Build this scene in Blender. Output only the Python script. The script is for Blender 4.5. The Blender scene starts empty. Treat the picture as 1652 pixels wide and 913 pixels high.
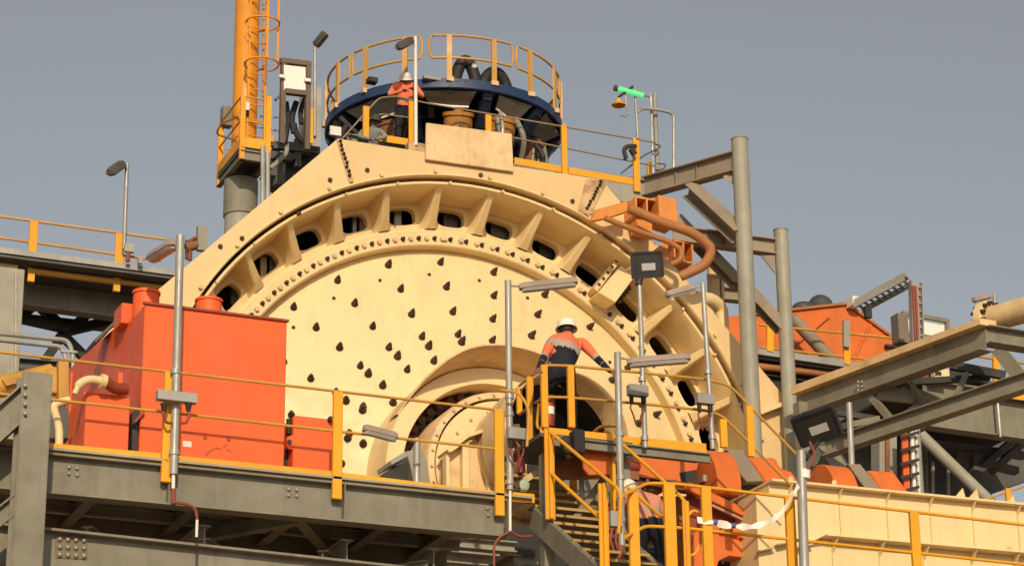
import bpy, bmesh, math, random
from mathutils import Vector as V, Matrix as M
random.seed(7)
S = bpy.context.scene
COL = S.collection

# ------------------------------------------------------------------ camera
FPX = 4084.0
cam_d = bpy.data.cameras.new('camera')
cam_o = bpy.data.objects.new('camera', cam_d)
COL.objects.link(cam_o)
C0 = V((0, 0, 1.7))
_f = V((0.3710585, 0.86241673, 0.34431522)).normalized()
_r = V((0.92017836, -0.39133136, -0.01146998)).normalized()
_u = _r.cross(_f).normalized()
_r = _f.cross(_u).normalized()
cam_o.matrix_world = M(((_r.x, _u.x, -_f.x, C0.x), (_r.y, _u.y, -_f.y, C0.y), (_r.z, _u.z, -_f.z, C0.z), (0, 0, 0, 1)))
cam_d.sensor_width = 36.0
cam_d.lens = 36.0 * FPX / 1652.0
cam_d.clip_start = 0.5
cam_d.clip_end = 6000
S.camera = cam_o

# ------------------------------------------------------------------ world, sun, exposure
SUN = V((-0.27, -0.88, 0.42)).normalized()            # towards the sun
sun_el = math.asin(SUN.z)
sun_az = math.atan2(SUN.x, SUN.y)
w = bpy.data.worlds.new('World'); S.world = w; w.use_nodes = True
nt = w.node_tree; nt.nodes.clear()
sky = nt.nodes.new('ShaderNodeTexSky'); sky.sky_type = 'NISHITA'; sky.sun_disc = False
sky.sun_elevation = sun_el; sky.sun_rotation = sun_az
sky.air_density = 1.3; sky.dust_density = 2.2; sky.ozone_density = 1.5; sky.altitude = 300
hs = nt.nodes.new('ShaderNodeHueSaturation'); hs.inputs['Saturation'].default_value = 0.30
tcw = nt.nodes.new('ShaderNodeTexCoord'); nzw = nt.nodes.new('ShaderNodeTexNoise')
nzw.inputs['Scale'].default_value = 2.6; nzw.inputs['Detail'].default_value = 4
mrw = nt.nodes.new('ShaderNodeMapRange'); mrw.inputs['To Min'].default_value = 0.95; mrw.inputs['To Max'].default_value = 1.05
mlw = nt.nodes.new('ShaderNodeVectorMath'); mlw.operation = 'SCALE'
bg = nt.nodes.new('ShaderNodeBackground'); bg.inputs['Strength'].default_value = 0.084
wo = nt.nodes.new('ShaderNodeOutputWorld')
nt.links.new(tcw.outputs['Generated'], nzw.inputs['Vector'])
nt.links.new(nzw.outputs['Fac'], mrw.inputs['Value'])
nt.links.new(sky.outputs[0], hs.inputs['Color'])
nt.links.new(hs.outputs[0], mlw.inputs[0]); nt.links.new(mrw.outputs[0], mlw.inputs['Scale'])
nt.links.new(mlw.outputs[0], bg.inputs['Color']); nt.links.new(bg.outputs[0], wo.inputs['Surface'])
sd = bpy.data.lights.new('sun', 'SUN'); sd.energy = 3.25; sd.angle = math.radians(0.6); sd.color = (1.0, 0.81, 0.58)
so = bpy.data.objects.new('sun', sd); COL.objects.link(so)
so.rotation_euler = (-SUN).to_track_quat('-Z', 'Y').to_euler()
so.location = SUN * 100
S.view_settings.view_transform = 'Standard'; S.view_settings.look = 'None'
S.view_settings.exposure = 0.0; S.view_settings.gamma = 1.0; S.view_settings.use_curve_mapping = False

# ------------------------------------------------------------------ where a sight line meets a plane
def ray(px, py): return _f + _r * ((px - 826) / FPX) + _u * ((456.5 - py) / FPX)
def P(px, py, Y):                                      # on the plane y = Y
    d = ray(px, py); return C0 + d * (Y / d.y)
def PX(px, py, X):
    d = ray(px, py); return C0 + d * (X / d.x)
def PZ(px, py, Z):
    d = ray(px, py); return C0 + d * ((Z - C0.z) / d.z)
def PPM(px, py, Y): return FPX / (P(px, py, Y) - C0).dot(_f)     # picture points per metre there

# ------------------------------------------------------------------ materials
MATS = {}
def paint(name, col, rough=0.5, var=0.12, dirt=(0.16, 0.12, 0.08), dirt_amt=0.25, streak=0.3, metal=0.0, bump=0.04, fine=18.0, rust=0.0):
    if name in MATS: return MATS[name]
    m = bpy.data.materials.new(name); m.use_nodes = True; t = m.node_tree; N = t.nodes; L = t.links
    b = N['Principled BSDF']
    geo = N.new('ShaderNodeNewGeometry')
    oi = N.new('ShaderNodeObjectInfo')
    def noise(scale, detail, vec=None, rough_=0.6):
        n = N.new('ShaderNodeTexNoise'); n.inputs['Scale'].default_value = scale; n.inputs['Detail'].default_value = detail
        n.inputs['Roughness'].default_value = rough_
        L.new(vec or geo.outputs['Position'], n.inputs['Vector']); return n.outputs['Fac']
    def rng(v, a, bb, c, d):
        n = N.new('ShaderNodeMapRange'); L.new(v, n.inputs['Value'])
        for k, x in zip(('From Min', 'From Max', 'To Min', 'To Max'), (a, bb, c, d)): n.inputs[k].default_value = x
        return n.outputs[0]
    def mix(f, a, c):
        n = N.new('ShaderNodeMix'); n.data_type = 'RGBA'
        if isinstance(f, (int, float)): n.inputs[0].default_value = f
        else: L.new(f, n.inputs[0])
        for i, x in ((6, a), (7, c)):
            if isinstance(x, tuple): n.inputs[i].default_value = (*x, 1)
            else: L.new(x, n.inputs[i])
        return n.outputs[2]
    def mul(a, c):
        n = N.new('ShaderNodeMath'); n.operation = 'MULTIPLY'; L.new(a, n.inputs[0])
        if isinstance(c, (int, float)): n.inputs[1].default_value = c
        else: L.new(c, n.inputs[1])
        return n.outputs[0]
    lo = tuple(max(0, c * (1 - var)) for c in col); hi = tuple(min(1, c * (1 + var)) for c in col)
    c1 = mix(rng(noise(0.9, 5), 0.3, 0.7, 0, 1), lo, hi)
    # weather streaks that run down the surface
    mp = N.new('ShaderNodeMapping'); mp.inputs['Scale'].default_value = (5.5, 5.5, 0.45); L.new(geo.outputs['Position'], mp.inputs['Vector'])
    st = rng(noise(1.0, 6, mp.outputs[0]), 0.52, 0.74, 0, 1)
    blot = rng(noise(2.3, 7), 0.45, 0.72, 0, 1)
    c2 = mix(mul(st, streak), c1, dirt)
    mp2 = N.new('ShaderNodeMapping'); mp2.inputs['Scale'].default_value = (17, 17, 0.9); L.new(geo.outputs['Position'], mp2.inputs['Vector'])
    st2 = mul(rng(noise(1.0, 4, mp2.outputs[0]), 0.60, 0.80, 0, 1), rng(noise(0.7, 3), 0.42, 0.62, 0, 1))
    c2 = mix(mul(st2, min(0.6, streak * 1.8)), c2, tuple(x * 0.8 for x in dirt))
    c3 = mix(mul(blot, dirt_amt), c2, dirt)
    # small chips and specks
    sp = rng(noise(fine, 3), 0.70, 0.76, 0, 1)
    c4 = mix(mul(sp, 0.45), c3, (0.10, 0.055, 0.03))
    if rust > 0:
        c4 = mix(mul(rng(noise(3.4, 8, None, 0.7), 0.5, 0.6, 0, 1), rust), c4, (0.20, 0.075, 0.03))
    tone = rng(oi.outputs['Random'], 0, 1, 0.95, 1.05)
    sc = N.new('ShaderNodeVectorMath'); sc.operation = 'SCALE'; L.new(c4, sc.inputs[0]); L.new(tone, sc.inputs['Scale'])
    L.new(sc.outputs[0], b.inputs['Base Color'])
    L.new(rng(noise(3.0, 4), 0.3, 0.7, max(0.05, rough - 0.12), min(1, rough + 0.15)), b.inputs['Roughness'])
    b.inputs['Metallic'].default_value = metal
    b.inputs['Specular IOR Level'].default_value = 0.35
    if bump > 0:
        bp = N.new('ShaderNodeBump'); bp.inputs['Strength'].default_value = bump * 4; bp.inputs['Distance'].default_value = 0.02
        L.new(noise(6.0, 6), bp.inputs['Height']); L.new(bp.outputs[0], b.inputs['Normal'])
    MATS[name] = m
    return m
def simple(name, col, rough=0.5, metal=0.0, emit=None, trans=0.0, var=0.1):
    m = paint(name, col, rough, var, dirt_amt=0.1, streak=0.1, metal=metal, bump=0.0)
    b = m.node_tree.nodes['Principled BSDF']
    if emit:
        b.inputs['Emission Color'].default_value = (*emit[0], 1); b.inputs['Emission Strength'].default_value = emit[1]
    if trans: b.inputs['Transmission Weight'].default_value = trans
    return m
cream = paint('cream_paint', (0.76, 0.582, 0.295), 0.5, 0.04, (0.42, 0.28, 0.14), 0.13, 0.20, bump=0.02)
guard_cream = paint('guard_paint', (0.70, 0.503, 0.245), 0.5, 0.04, (0.40, 0.25, 0.12), 0.14, 0.14, bump=0.02)
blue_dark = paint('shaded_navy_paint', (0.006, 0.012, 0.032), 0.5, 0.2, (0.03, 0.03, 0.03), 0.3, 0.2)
cream_dirty = paint('cream_paint_worn', (0.70, 0.50, 0.26), 0.55, 0.09, (0.26, 0.15, 0.08), 0.35, 0.3, rust=0.16)
rusty_cream = paint('rusty_cream', (0.60, 0.42, 0.22), 0.7, 0.15, (0.2, 0.1, 0.05), 0.5, 0.4, rust=0.55)
red_orange = paint('red_orange_paint', (0.80, 0.12, 0.024), 0.48, 0.07, (0.45, 0.13, 0.06), 0.22, 0.26, bump=0.012)
orange = paint('orange_paint', (0.66, 0.155, 0.03), 0.5, 0.08, (0.24, 0.08, 0.03), 0.25, 0.25)
amber_orange = paint('amber_orange_paint', (0.66, 0.25, 0.055), 0.5, 0.08, (0.25, 0.1, 0.04), 0.25, 0.25)
tan_grey = paint('tan_grey_paint', (0.29, 0.235, 0.165), 0.55, 0.12, (0.14, 0.10, 0.06), 0.35, 0.3)
orange_pole = paint('amber_paint', (0.74, 0.29, 0.02), 0.45, 0.06, (0.35, 0.12, 0.02), 0.25, 0.3)
brown_orange = paint('weathered_orange_paint', (0.40, 0.165, 0.055), 0.6, 0.12, (0.2, 0.09, 0.04), 0.4, 0.3)
yellow = paint('yellow_paint', (0.80, 0.36, 0.016), 0.48, 0.07, (0.36, 0.19, 0.05), 0.24, 0.22, bump=0.01)
rail_paint = paint('rail_paint', (0.56, 0.29, 0.05), 0.5, 0.12, (0.25, 0.15, 0.06), 0.3, 0.2)
grey = paint('grey_green_paint', (0.225, 0.208, 0.152), 0.55, 0.13, (0.10, 0.08, 0.055), 0.42, 0.42)
grey_dark = paint('shop_grey_paint', (0.10, 0.10, 0.085), 0.6, 0.12, (0.05, 0.045, 0.035), 0.4, 0.3)
grey_lt = paint('pale_grey_paint', (0.32, 0.305, 0.235), 0.55, 0.10, (0.13, 0.11, 0.08), 0.3, 0.35)
galv = paint('galvanised_steel', (0.36, 0.35, 0.31), 0.45, 0.12, (0.16, 0.14, 0.11), 0.3, 0.2, metal=0.25)
rust_m = paint('rust', (0.26, 0.12, 0.05), 0.8, 0.3, (0.10, 0.05, 0.03), 0.5, 0.3)
rust_bright = paint('rusty_polyurethane', (0.46, 0.20, 0.04), 0.55, 0.35, (0.12, 0.06, 0.03), 0.6, 0.4)
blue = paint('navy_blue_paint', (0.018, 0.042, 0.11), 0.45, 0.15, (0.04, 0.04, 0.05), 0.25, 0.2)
bolt_m = paint('rubber_washer', (0.06, 0.034, 0.02), 0.75, 0.25, (0.10, 0.06, 0.03), 0.3, 0.1)
black = simple('black_rubber', (0.018, 0.017, 0.016), 0.65)
dark = simple('dark_steel', (0.035, 0.033, 0.03), 0.7)
glass = simple('lamp_glass', (0.42, 0.40, 0.36), 0.25, var=0.05)
lampbody = paint('lamp_housing', (0.36, 0.28, 0.23), 0.55, 0.1, (0.12, 0.09, 0.07), 0.35, 0.2)
lampdark = paint('lamp_housing_dark', (0.10, 0.085, 0.07), 0.55, 0.1, (0.05, 0.04, 0.03), 0.35, 0.2)
conduit_red = paint('red_conduit', (0.25, 0.06, 0.035), 0.6, 0.1, (0.15, 0.06, 0.03), 0.3, 0.1)
deck_m = paint('light_leak_deck_tone', (0.50, 0.475, 0.40), 0.6, 0.1, (0.2, 0.17, 0.12), 0.3, 0.2)  # pale tone stands in for daylight leaking through the grating
white = paint('white_paint', (0.78, 0.74, 0.66), 0.5, 0.05, (0.4, 0.33, 0.25), 0.12, 0.1)
canvas = paint('grey_lining', (0.20, 0.19, 0.155), 0.75, 0.25, (0.10, 0.08, 0.06), 0.5, 0.3)


# ------------------------------------------------------------------ mesh builder
class MB:
    def __init__(s): s.v = []; s.f = []
    def add(s, vs, fs):
        o = len(s.v); s.v += [V(x) for x in vs]; s.f += [tuple(i + o for i in f) for f in fs]; return s
    def prism(s, poly, vec):
        """polygon extruded along vec"""
        n = len(poly); vec = V(vec); poly = [V(q) for q in poly]
        nrm = V((0, 0, 0))
        for i in range(n): nrm += (poly[i] - poly[0]).cross(poly[(i + 1) % n] - poly[0])
        if nrm.dot(vec) > 0: poly = poly[::-1]
        vs = poly + [q + vec for q in poly]
        fs = [tuple(range(n)), tuple(range(2 * n - 1, n - 1, -1))]
        fs += [(i, i + n, (i + 1) % n + n, (i + 1) % n)[::1] for i in range(n)]
        fs[2:] = [f[::-1] if False else f for f in fs[2:]]
        return s.add(vs, fs)
    def frame(s, a, b, up):
        d = (V(b) - V(a)).normalized(); up = V(up)
        if abs(d.dot(up.normalized())) > 0.98: up = V((0, 1, 0)) if abs(d.y) < 0.9 else V((1, 0, 0))
        x = d.cross(up).normalized(); y = x.cross(d).normalized()
        return x, y, d
    def bar(s, a, b, wd, ht, up=(0, 0, 1)):
        x, y, d = s.frame(a, b, up); a = V(a); b = V(b)
        q = [a + x * (i * wd / 2) + y * (j * ht / 2) for i, j in ((-1, -1), (1, -1), (1, 1), (-1, 1))]
        return s.prism(q, b - a)
    def box(s, c, size):
        c = V(c); sx, sy, sz = [k / 2 for k in size]
        q = [c + V((i * sx, j * sy, -sz)) for i, j in ((-1, -1), (1, -1), (1, 1), (-1, 1))]
        return s.prism(q, (0, 0, 2 * sz))
    def ibeam(s, a, b, wd, ht, tf=0.022, tw=0.014, up=(0, 0, 1)):
        x, y, d = s.frame(a, b, up); a = V(a); b = V(b); h = ht / 2; w2 = wd / 2; t = tw / 2
        sec = [(-w2, -h), (w2, -h), (w2, -h + tf), (t, -h + tf), (t, h - tf), (w2, h - tf), (w2, h), (-w2, h), (-w2, h - tf), (-t, h - tf), (-t, -h + tf), (-w2, -h + tf)]
        return s.prism([a + x * i + y * j for i, j in sec], b - a)
    def channel(s, a, b, wd, ht, t=0.016, up=(0, 0, 1), flip=1):
        x, y, d = s.frame(a, b, up); a = V(a); b = V(b); h = ht / 2
        sec = [(0, -h), (wd, -h), (wd, -h + t), (t, -h + t), (t, h - t), (wd, h - t), (wd, h), (0, h)]
        return s.prism([a + x * (i * flip) + y * j for i, j in sec], b - a)
    def angle(s, a, b, wd, t=0.012, up=(0, 0, 1), flip=1):
        x, y, d = s.frame(a, b, up); a = V(a); b = V(b)
        sec = [(0, 0), (wd, 0), (wd, t), (t, t), (t, wd), (0, wd)]
        return s.prism([a + x * (i * flip) + y * j for i, j in sec], b - a)
    def tube(s, pts, r, seg=10, cap=True, closed=False):
        pts = [V(q) for q in pts]; n = len(pts); vs = []; fs = []
        rs = r if isinstance(r, (list, tuple)) else [r] * n
        px = None
        for i, q in enumerate(pts):
            a = pts[i - 1] if (i > 0 or closed) else q
            b = pts[(i + 1) % n] if (i < n - 1 or closed) else q
            d = (b - a).normalized()
            if px is None:
                px = d.orthogonal().normalized()
            else:
                px = (px - d * px.dot(d)).normalized()
            py = d.cross(px)
            for k in range(seg):
                t = 2 * math.pi * k / seg
                vs.append(q + (px * math.cos(t) + py * math.sin(t)) * rs[i])
        for i in range(n if closed else n - 1):
            j = (i + 1) % n
            for k in range(seg):
                k2 = (k + 1) % seg
                fs.append((i * seg + k, i * seg + k2, j * seg + k2, j * seg + k))
        if cap and not closed:
            fs.append(tuple(range(seg - 1, -1, -1))); fs.append(tuple(range((n - 1) * seg, n * seg)))
        return s.add(vs, fs)
    def cyl(s, a, b, r, r2=None, seg=16):
        return s.tube([a, b], [r, r if r2 is None else r2], seg)
    def lathe(s, prof, c, axis=(0, 0, 1), seg=24, a0=0.0, a1=360.0):
        """prof: (radius, height along axis); first and last rows may sit on the axis"""
        c = V(c); ax = V(axis).normalized()
        if abs(ax.y) > 0.9: X = V((1, 0, 0)); Y = V((0, 0, 1))           # angle 0 at +z, growing to +x
        else:
            X = ax.orthogonal().normalized(); Y = ax.cross(X)
        full = abs(a1 - a0) >= 359.9; n = seg if full else seg + 1
        vs = []; fs = []
        for (r, h) in prof:
            for k in range(n):
                t = math.radians(a0 + (a1 - a0) * k / seg)
                vs.append(c + ax * h + (X * math.sin(t) + Y * math.cos(t)) * r)
        for i in range(len(prof) - 1):
            for k in range(seg):
                k2 = (k + 1) % n
                fs.append((i * n + k, i * n + k2, (i + 1) * n + k2, (i + 1) * n + k))
        return s.add(vs, fs)
    def ball(s, c, r, sx=1, sy=1, sz=1, seg=14, rows=8):
        prof = [(max(1e-4, math.sin(math.pi * i / rows)) * r, -math.cos(math.pi * i / rows) * r) for i in range(rows + 1)]
        o = len(s.v); s.lathe(prof, (0, 0, 0), (0, 0, 1), seg)
        for i in range(o, len(s.v)): q = s.v[i]; s.v[i] = V(c) + V((q.x * sx, q.y * sy, q.z * sz))
        return s
    def mesh(s, name, off=V((0, 0, 0)), smooth=True, bevel=0.0):
        me = bpy.data.meshes.new(name); me.from_pydata([v - off for v in s.v], [], s.f)
        bm = bmesh.new(); bm.from_mesh(me)
        bmesh.ops.remove_doubles(bm, verts=bm.verts, dist=1e-5)
        bmesh.ops.recalc_face_normals(bm, faces=bm.faces)
        if bevel > 0:
            ed = [e for e in bm.edges if len(e.link_faces) == 2 and e.calc_face_angle(0) > math.radians(50)]
            bmesh.ops.bevel(bm, geom=ed, offset=bevel, segments=1, affect='EDGES', clamp_overlap=True)
        if smooth:
            for f in bm.faces: f.smooth = True
            for e in bm.edges:
                if len(e.link_faces) == 2 and e.calc_face_angle(0) > math.radians(32): e.smooth = False
        bm.to_mesh(me); bm.free(); return me
    def build(s, name, mat, parent=None, bevel=0.0, smooth=True):
        if parent is None:
            xs = [v.x for v in s.v]; ys = [v.y for v in s.v]; zs = [v.z for v in s.v]
            off = V(((min(xs) + max(xs)) / 2, (min(ys) + max(ys)) / 2, min(zs)))
        else: off = parent['_o'] if '_o' in parent else V((0, 0, 0)); off = V(off)
        o = bpy.data.objects.new(name, s.mesh(name, off, smooth, bevel)); COL.objects.link(o)
        o.data.materials.append(mat)
        if parent is None: o.location = off; o['_o'] = tuple(off)
        else: o.parent = parent; o['_o'] = tuple(off)
        return o
def tag(o, label, cat, group=None, kind=None):
    if label: o['label'] = label
    if cat: o['category'] = cat
    if group: o['group'] = group
    if kind: o['kind'] = kind
    return o
def thing(name, loc, label, cat, group=None):
    o = bpy.data.objects.new(name, None); COL.objects.link(o); o.location = loc; o['_o'] = tuple(V(loc))
    o.empty_display_size = 0.3
    return tag(o, label, cat, group)
def inst(name, me, parent, mw, mat=None):
    """one more object on shared mesh data, at world matrix mw under parent"""
    o = bpy.data.objects.new(name, me); COL.objects.link(o); o.parent = parent
    o.matrix_local = M.Translation(-V(parent['_o'])) @ mw
    return o
def axis_m(loc, z, x=None):
    """matrix with local z along z"""
    z = V(z).normalized(); x = V(x) if x is not None else z.orthogonal(); x = (x - z * x.dot(z)).normalized(); y = z.cross(x)
    return M(((x.x, y.x, z.x, loc[0]), (x.y, y.y, z.y, loc[1]), (x.z, y.z, z.z, loc[2]), (0, 0, 0, 1)))
def arc_fillet(pts, rad, n=5):
    """polyline with rounded corners"""
    pts = [V(q) for q in pts]; out = [pts[0]]
    for i in range(1, len(pts) - 1):
        a, b, c = pts[i - 1], pts[i], pts[i + 1]
        r = min(rad, (a - b).length * 0.45, (c - b).length * 0.45)
        p0 = b + (a - b).normalized() * r; p1 = b + (c - b).normalized() * r
        for k in range(n + 1):
            t = k / n; out.append(p0 * (1 - t) ** 2 + b * 2 * t * (1 - t) + p1 * t * t)
    out.append(pts[-1]); return out
def vpost(mb, px, y0, y1, Y, wd, dp=None):
    """upright flat post whose foot is seen at (px, y1) and head at height of y0"""
    b = P(px, y1, Y); t = P(px, y0, Y); t = V((b.x, b.y, t.z))
    mb.bar(b, t, wd, dp or wd * 0.55, up=(0, 1, 0)); return b, t
# ------------------------------------------------------------------ ground
g = MB(); g.add([(-900, -60, 0), (900, -60, 0), (900, 1400, 0), (-900, 1400, 0)], [(0, 1, 2, 3)])
ground = g.build('ground', paint('laterite_ground', (0.30, 0.20, 0.125), 0.9, 0.25, (0.12, 0.07, 0.04), 0.4, 0.0, bump=0.1))
tag(ground, None, None, kind='structure')

# ------------------------------------------------------------------ the grinding mill
CX, CZ = 14.81, 12.48
AX = V((CX, 0, CZ)); AY = (0, 1, 0)
def pol(r, deg, Y):
    t = math.radians(deg); return V((CX + r * math.sin(t), Y, CZ + r * math.cos(t)))
mill = thing('grinding_mill', (CX, 36.9, 7.4), 'huge round cream grinding mill end studded with dark bolts, behind the walkways', 'grinding mill')
CONE = 0.35
def cone_y(r): return 36.9 - CONE * (4.36 - r)
MB().lathe([(4.40, 37.0), (4.36, 36.9), (1.80, cone_y(1.80))], AX, AY, 128).build('mill_head', cream, mill)
MB().lathe([(4.34, 37.0), (4.36, 36.70), (4.38, 36.68), (4.60, 36.68), (4.615, 36.70), (4.62, 36.78), (4.685, 36.78), (4.70, 36.80), (4.70, 37.15)], AX, AY, 128).build('bolt_flange', cream, mill)
MB().lathe([(5.14, 37.12), (5.19, 37.0), (5.215, 36.6), (5.22, 36.12), (5.235, 36.09), (5.275, 36.09), (5.285, 36.12), (5.285, 37.2)], AX, AY, 128).build('outer_rim', cream, mill)
MB().lathe([(4.5, 37.12), (4.5, 46.0)], AX, AY, 96).build('shell', dark, mill)
MB().lathe([(4.5, 38.6), (5.6, 38.6), (5.6, 37.15)], AX, AY, 96).build('housing_plate', dark, mill)  # dark colour on shell and plate puts shade behind the rim holes
# back plate of the recess: one sector with an oval hole, then copies
NG = 35; STEP = 360.0 / NG; G0 = -5.7
def sector():
    mb = MB(); N = 32; out = []; inn = []; inb = []
    rm, hr, ht = 4.955, 0.155, 0.25                   # middle radius, half height, half length
    half = math.radians(STEP / 2)
    def xy(r, t, Y): return V((r * math.sin(t), Y, r * math.cos(t)))
    for k in range(N):
        a = 2 * math.pi * (k + 0.5) / N; c, s_ = math.cos(a), math.sin(a)
        e = 0.62                                       # rounded oblong
        hx = ht * math.copysign(abs(c) ** e, c); hy = hr * math.copysign(abs(s_) ** e, s_)
        m_ = max(abs(c), abs(s_)); bx = c / m_; by = s_ / m_
        rr = (4.69 + 5.19) / 2 + by * (5.19 - 4.69) / 2
        out.append(xy(rr, bx * half, 36.92)); inn.append(xy(rm + hy, hx / rm, 36.90)); inb.append(xy(rm + hy * 0.98, hx * 0.98 / rm, 37.04))
    for k in range(N):
        k2 = (k + 1) % N
        mb.add([out[k], out[k2], inn[k2], inn[k]], [(0, 1, 2, 3)])
        mb.add([inn[k], inn[k2], inb[k2], inb[k]], [(0, 1, 2, 3)])
    return mb.mesh('recess_plate')
sec_me = sector(); sec_me.materials.append(cream)
gm = MB()
pf = [(36.18, 5.225, .062), (36.30, 5.12, .062), (36.60, 4.80, .078), (36.74, 4.685, .105)]     # front edge: depth, radius, half width
bk_ = [(36.93, 5.225, .12), (36.93, 5.10, .11), (36.93, 4.86, .13), (36.93, 4.685, .20)]       # root, broader
vs = []
for (y, r, w_), (y2, r2, w2) in zip(pf, bk_): vs += [(-w2, y2, r2), (-w_, y + .03, r), (-w_ * .7, y, r), (w_ * .7, y, r), (w_, y + .03, r), (w2, y2, r2)]
gm.add(vs, [(6 * k + q_, 6 * k + q_ + 1, 6 * k + q_ + 7, 6 * k + q_ + 6) for k in range(3) for q_ in range(5)])
gus_me = gm.mesh('gusset'); gus_me.materials.append(cream)
for i in range(NG):
    a = G0 + STEP * i
    an = (a + 180) % 360 - 180
    if abs(an) > 100: continue
    R_ = M.Translation(AX) @ M.Rotation(math.radians(a), 4, 'Y')
    inst('gusset', gus_me, mill, R_)
    inst('recess_plate', sec_me, mill, M.Translation(AX) @ M.Rotation(math.radians(a + STEP / 2), 4, 'Y'))
# liner bolts on the cone: cup washer, nut and threaded end, rotating a little from bolt to bolt
lb = MB()
lb.lathe([(0.001, 0.0), (0.078, 0.0), (0.082, 0.02), (0.070, 0.055), (0.052, 0.065)], (0, 0, 0), (0, 0, 1), 12)
lb.lathe([(0.062, 0.055), (0.062, 0.125), (0.054, 0.135), (0.001, 0.135)], (0, 0, 0), (0, 0, 1), 6)
lb.lathe([(0.034, 0.12), (0.034, 0.20), (0.028, 0.21), (0.001, 0.21)], (0, 0, 0), (0, 0, 1), 8)
lb_me = lb.mesh('liner_bolt'); lb_me.materials.append(bolt_m)
cn = 1 / math.hypot(1, CONE)
def on_cone(r, deg, name, me, lift=0.0, scale=1.0):
    t = math.radians(deg); q = pol(r, deg, cone_y(r))
    nrm = V((-CONE * cn * math.sin(t) * -1, -cn, -CONE * cn * math.cos(t) * -1))
    nrm = V((CONE * math.sin(t), -1, CONE * math.cos(t))).normalized()
    mw = axis_m(q + nrm * lift, nrm) @ M.Rotation(random.uniform(0, 1), 4, 'Z') @ M.Scale(scale, 4)
    return inst(name, me, mill, mw)
SP = 13.3333
for i in range(-9, 9):
    a = -3.7 + SP * i
    for r in (4.10, 3.61, 3.12, 2.68, 2.21):
        if abs(a) < 110: on_cone(r, a + random.uniform(-.3, .3), 'liner_bolt', lb_me, scale=random.uniform(.70, .78))
for (x, y) in [(641, 576), (691, 560), (744, 553), (594, 604), (585, 662), (558, 647), (634, 650), (561, 707), (586, 716)]:
    Y = 36.4
    for _ in range(25):
        q = P(x, y, Y); r_ = math.hypot(q.x - CX, q.z - CZ); Y = cone_y(r_)
    on_cone(r_, math.degrees(math.atan2(q.x - CX, q.z - CZ)), 'liner_bolt', lb_me, scale=.8)
pl = MB().lathe([(0.03, 0.0), (0.03, 0.02), (0.001, 0.025)], (0, 0, 0), (0, 0, 1), 8).mesh('plug'); pl.materials.append(bolt_m)
for i in range(-5, 6): on_cone(3.86, -7.5 + SP * i, 'plug', pl)
# flange bolts: dark ones with a small cream one beside each
fb = MB(); fb.lathe([(0.058, 0.0), (0.058, 0.02), (0.047, 0.022), (0.047, 0.085), (0.03, 0.09), (0.03, 0.12), (0.001, 0.122)], (0, 0, 0), (0, 0, 1), 8)
fb_me = fb.mesh('flange_bolt'); fb_me.materials.append(bolt_m)
fs = MB(); fs.lathe([(0.042, 0.0), (0.042, 0.05), (0.001, 0.055)], (0, 0, 0), (0, 0, 1), 6)
fs_me = fs.mesh('flange_bolt'); fs_me.materials.append(cream_dirty)
for i in range(-27, 26):
    a = -1.9 + 3.6364 * i
    inst('flange_bolt', fb_me, mill, axis_m(pol(4.485, a, 36.68), (0, -1, 0)) @ M.Scale(.66, 4))
    inst('flange_bolt', fs_me, mill, axis_m(pol(4.485, a + (1.75 if i < 0 else -1.25), 36.68), (0, -1, 0)))
for (x, y0, y1, wd, m_) in ((585, 350, 376, .11, white), (571, 352, 378, .06, white), (641, 335, 365, .12, white), (519, 370, 400, .10, white), (443, 408, 440, .3, grey_lt), (426, 420, 445, .15, cream), (822, 372, 390, .10, white), (806, 362, 384, .35, grey), (728, 340, 365, .3, grey), (742, 340, 365, .08, galv), (384, 470, 488, .25, grey), (880, 395, 412, .25, grey_dark)):
    b = P(x, y1, 37.3); MB().bar(V((b.x, b.y, P(x, y1, 37.3).z - .05)), V((b.x, b.y, P(x, y0, 37.3).z + .05)), wd, .08, up=(0, 1, 0)).build('inner_pipe', m_, mill)
# studs round the outer rim
stud = MB(); stud.lathe([(0.028, 0.0), (0.028, 0.05), (0.001, 0.055)], (0, 0, 0), (0, 0, 1), 6)
stud_me = stud.mesh('stud'); stud_me.materials.append(cream_dirty)
for i in range(NG):
    a = G0 + STEP * i
    if abs((a + 180) % 360 - 180) < 100: inst('stud', stud_me, mill, axis_m(pol(5.25, a + 1.5, 36.09), (0, -1, 0)))
# trunnion: flange, flared hood, bolt circle in the shade, bearing ring and disc
MB().lathe([(1.86, 36.10), (1.83, 36.0), (1.80, 35.24), (1.785, 35.22), (1.53, 35.22), (1.52, 35.25), (1.52, 36.0), (1.0, 36.0)], AX, AY, 96).build('trunnion_flange', cream, mill)
hood = MB(); n = 60
rows = []
for k in range(n + 1):
    a = -62 + (150 + 62) * k / n
    s_ = max(0.0, min(1.0, (a + 62) / 45.0)); s_ = s_ * s_ * (3 - 2 * s_)
    yf = 35.25 - 0.70 * s_; rf = 1.80 + 0.15 * s_
    rows.append([pol(1.806, a, 35.6), pol(1.808, a, 35.26), pol(rf, a, yf - .01), pol(rf + .03, a, yf - .01), pol(1.84, a, 35.28), pol(1.845, a, 35.6)])
for k in range(n):
    for j in range(5):
        hood.add([rows[k][j], rows[k + 1][j], rows[k + 1][j + 1], rows[k][j + 1]], [(0, 1, 2, 3)])
hood.build('trunnion_hood', cream_dirty, mill)
nb = MB().lathe([(0.075, 0.0), (0.075, 0.16), (0.04, 0.17), (0.04, 0.24), (0.001, 0.25)], (0, 0, 0), (0, 0, 1), 6).mesh('trunnion_bolt'); nb.materials.append(bolt_m)
for i in range(44): inst('trunnion_bolt', nb, mill, axis_m(pol(1.42, i * 360 / 44, 35.98), (0, -1, 0)) @ M.Scale(1.7, 4))
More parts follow.
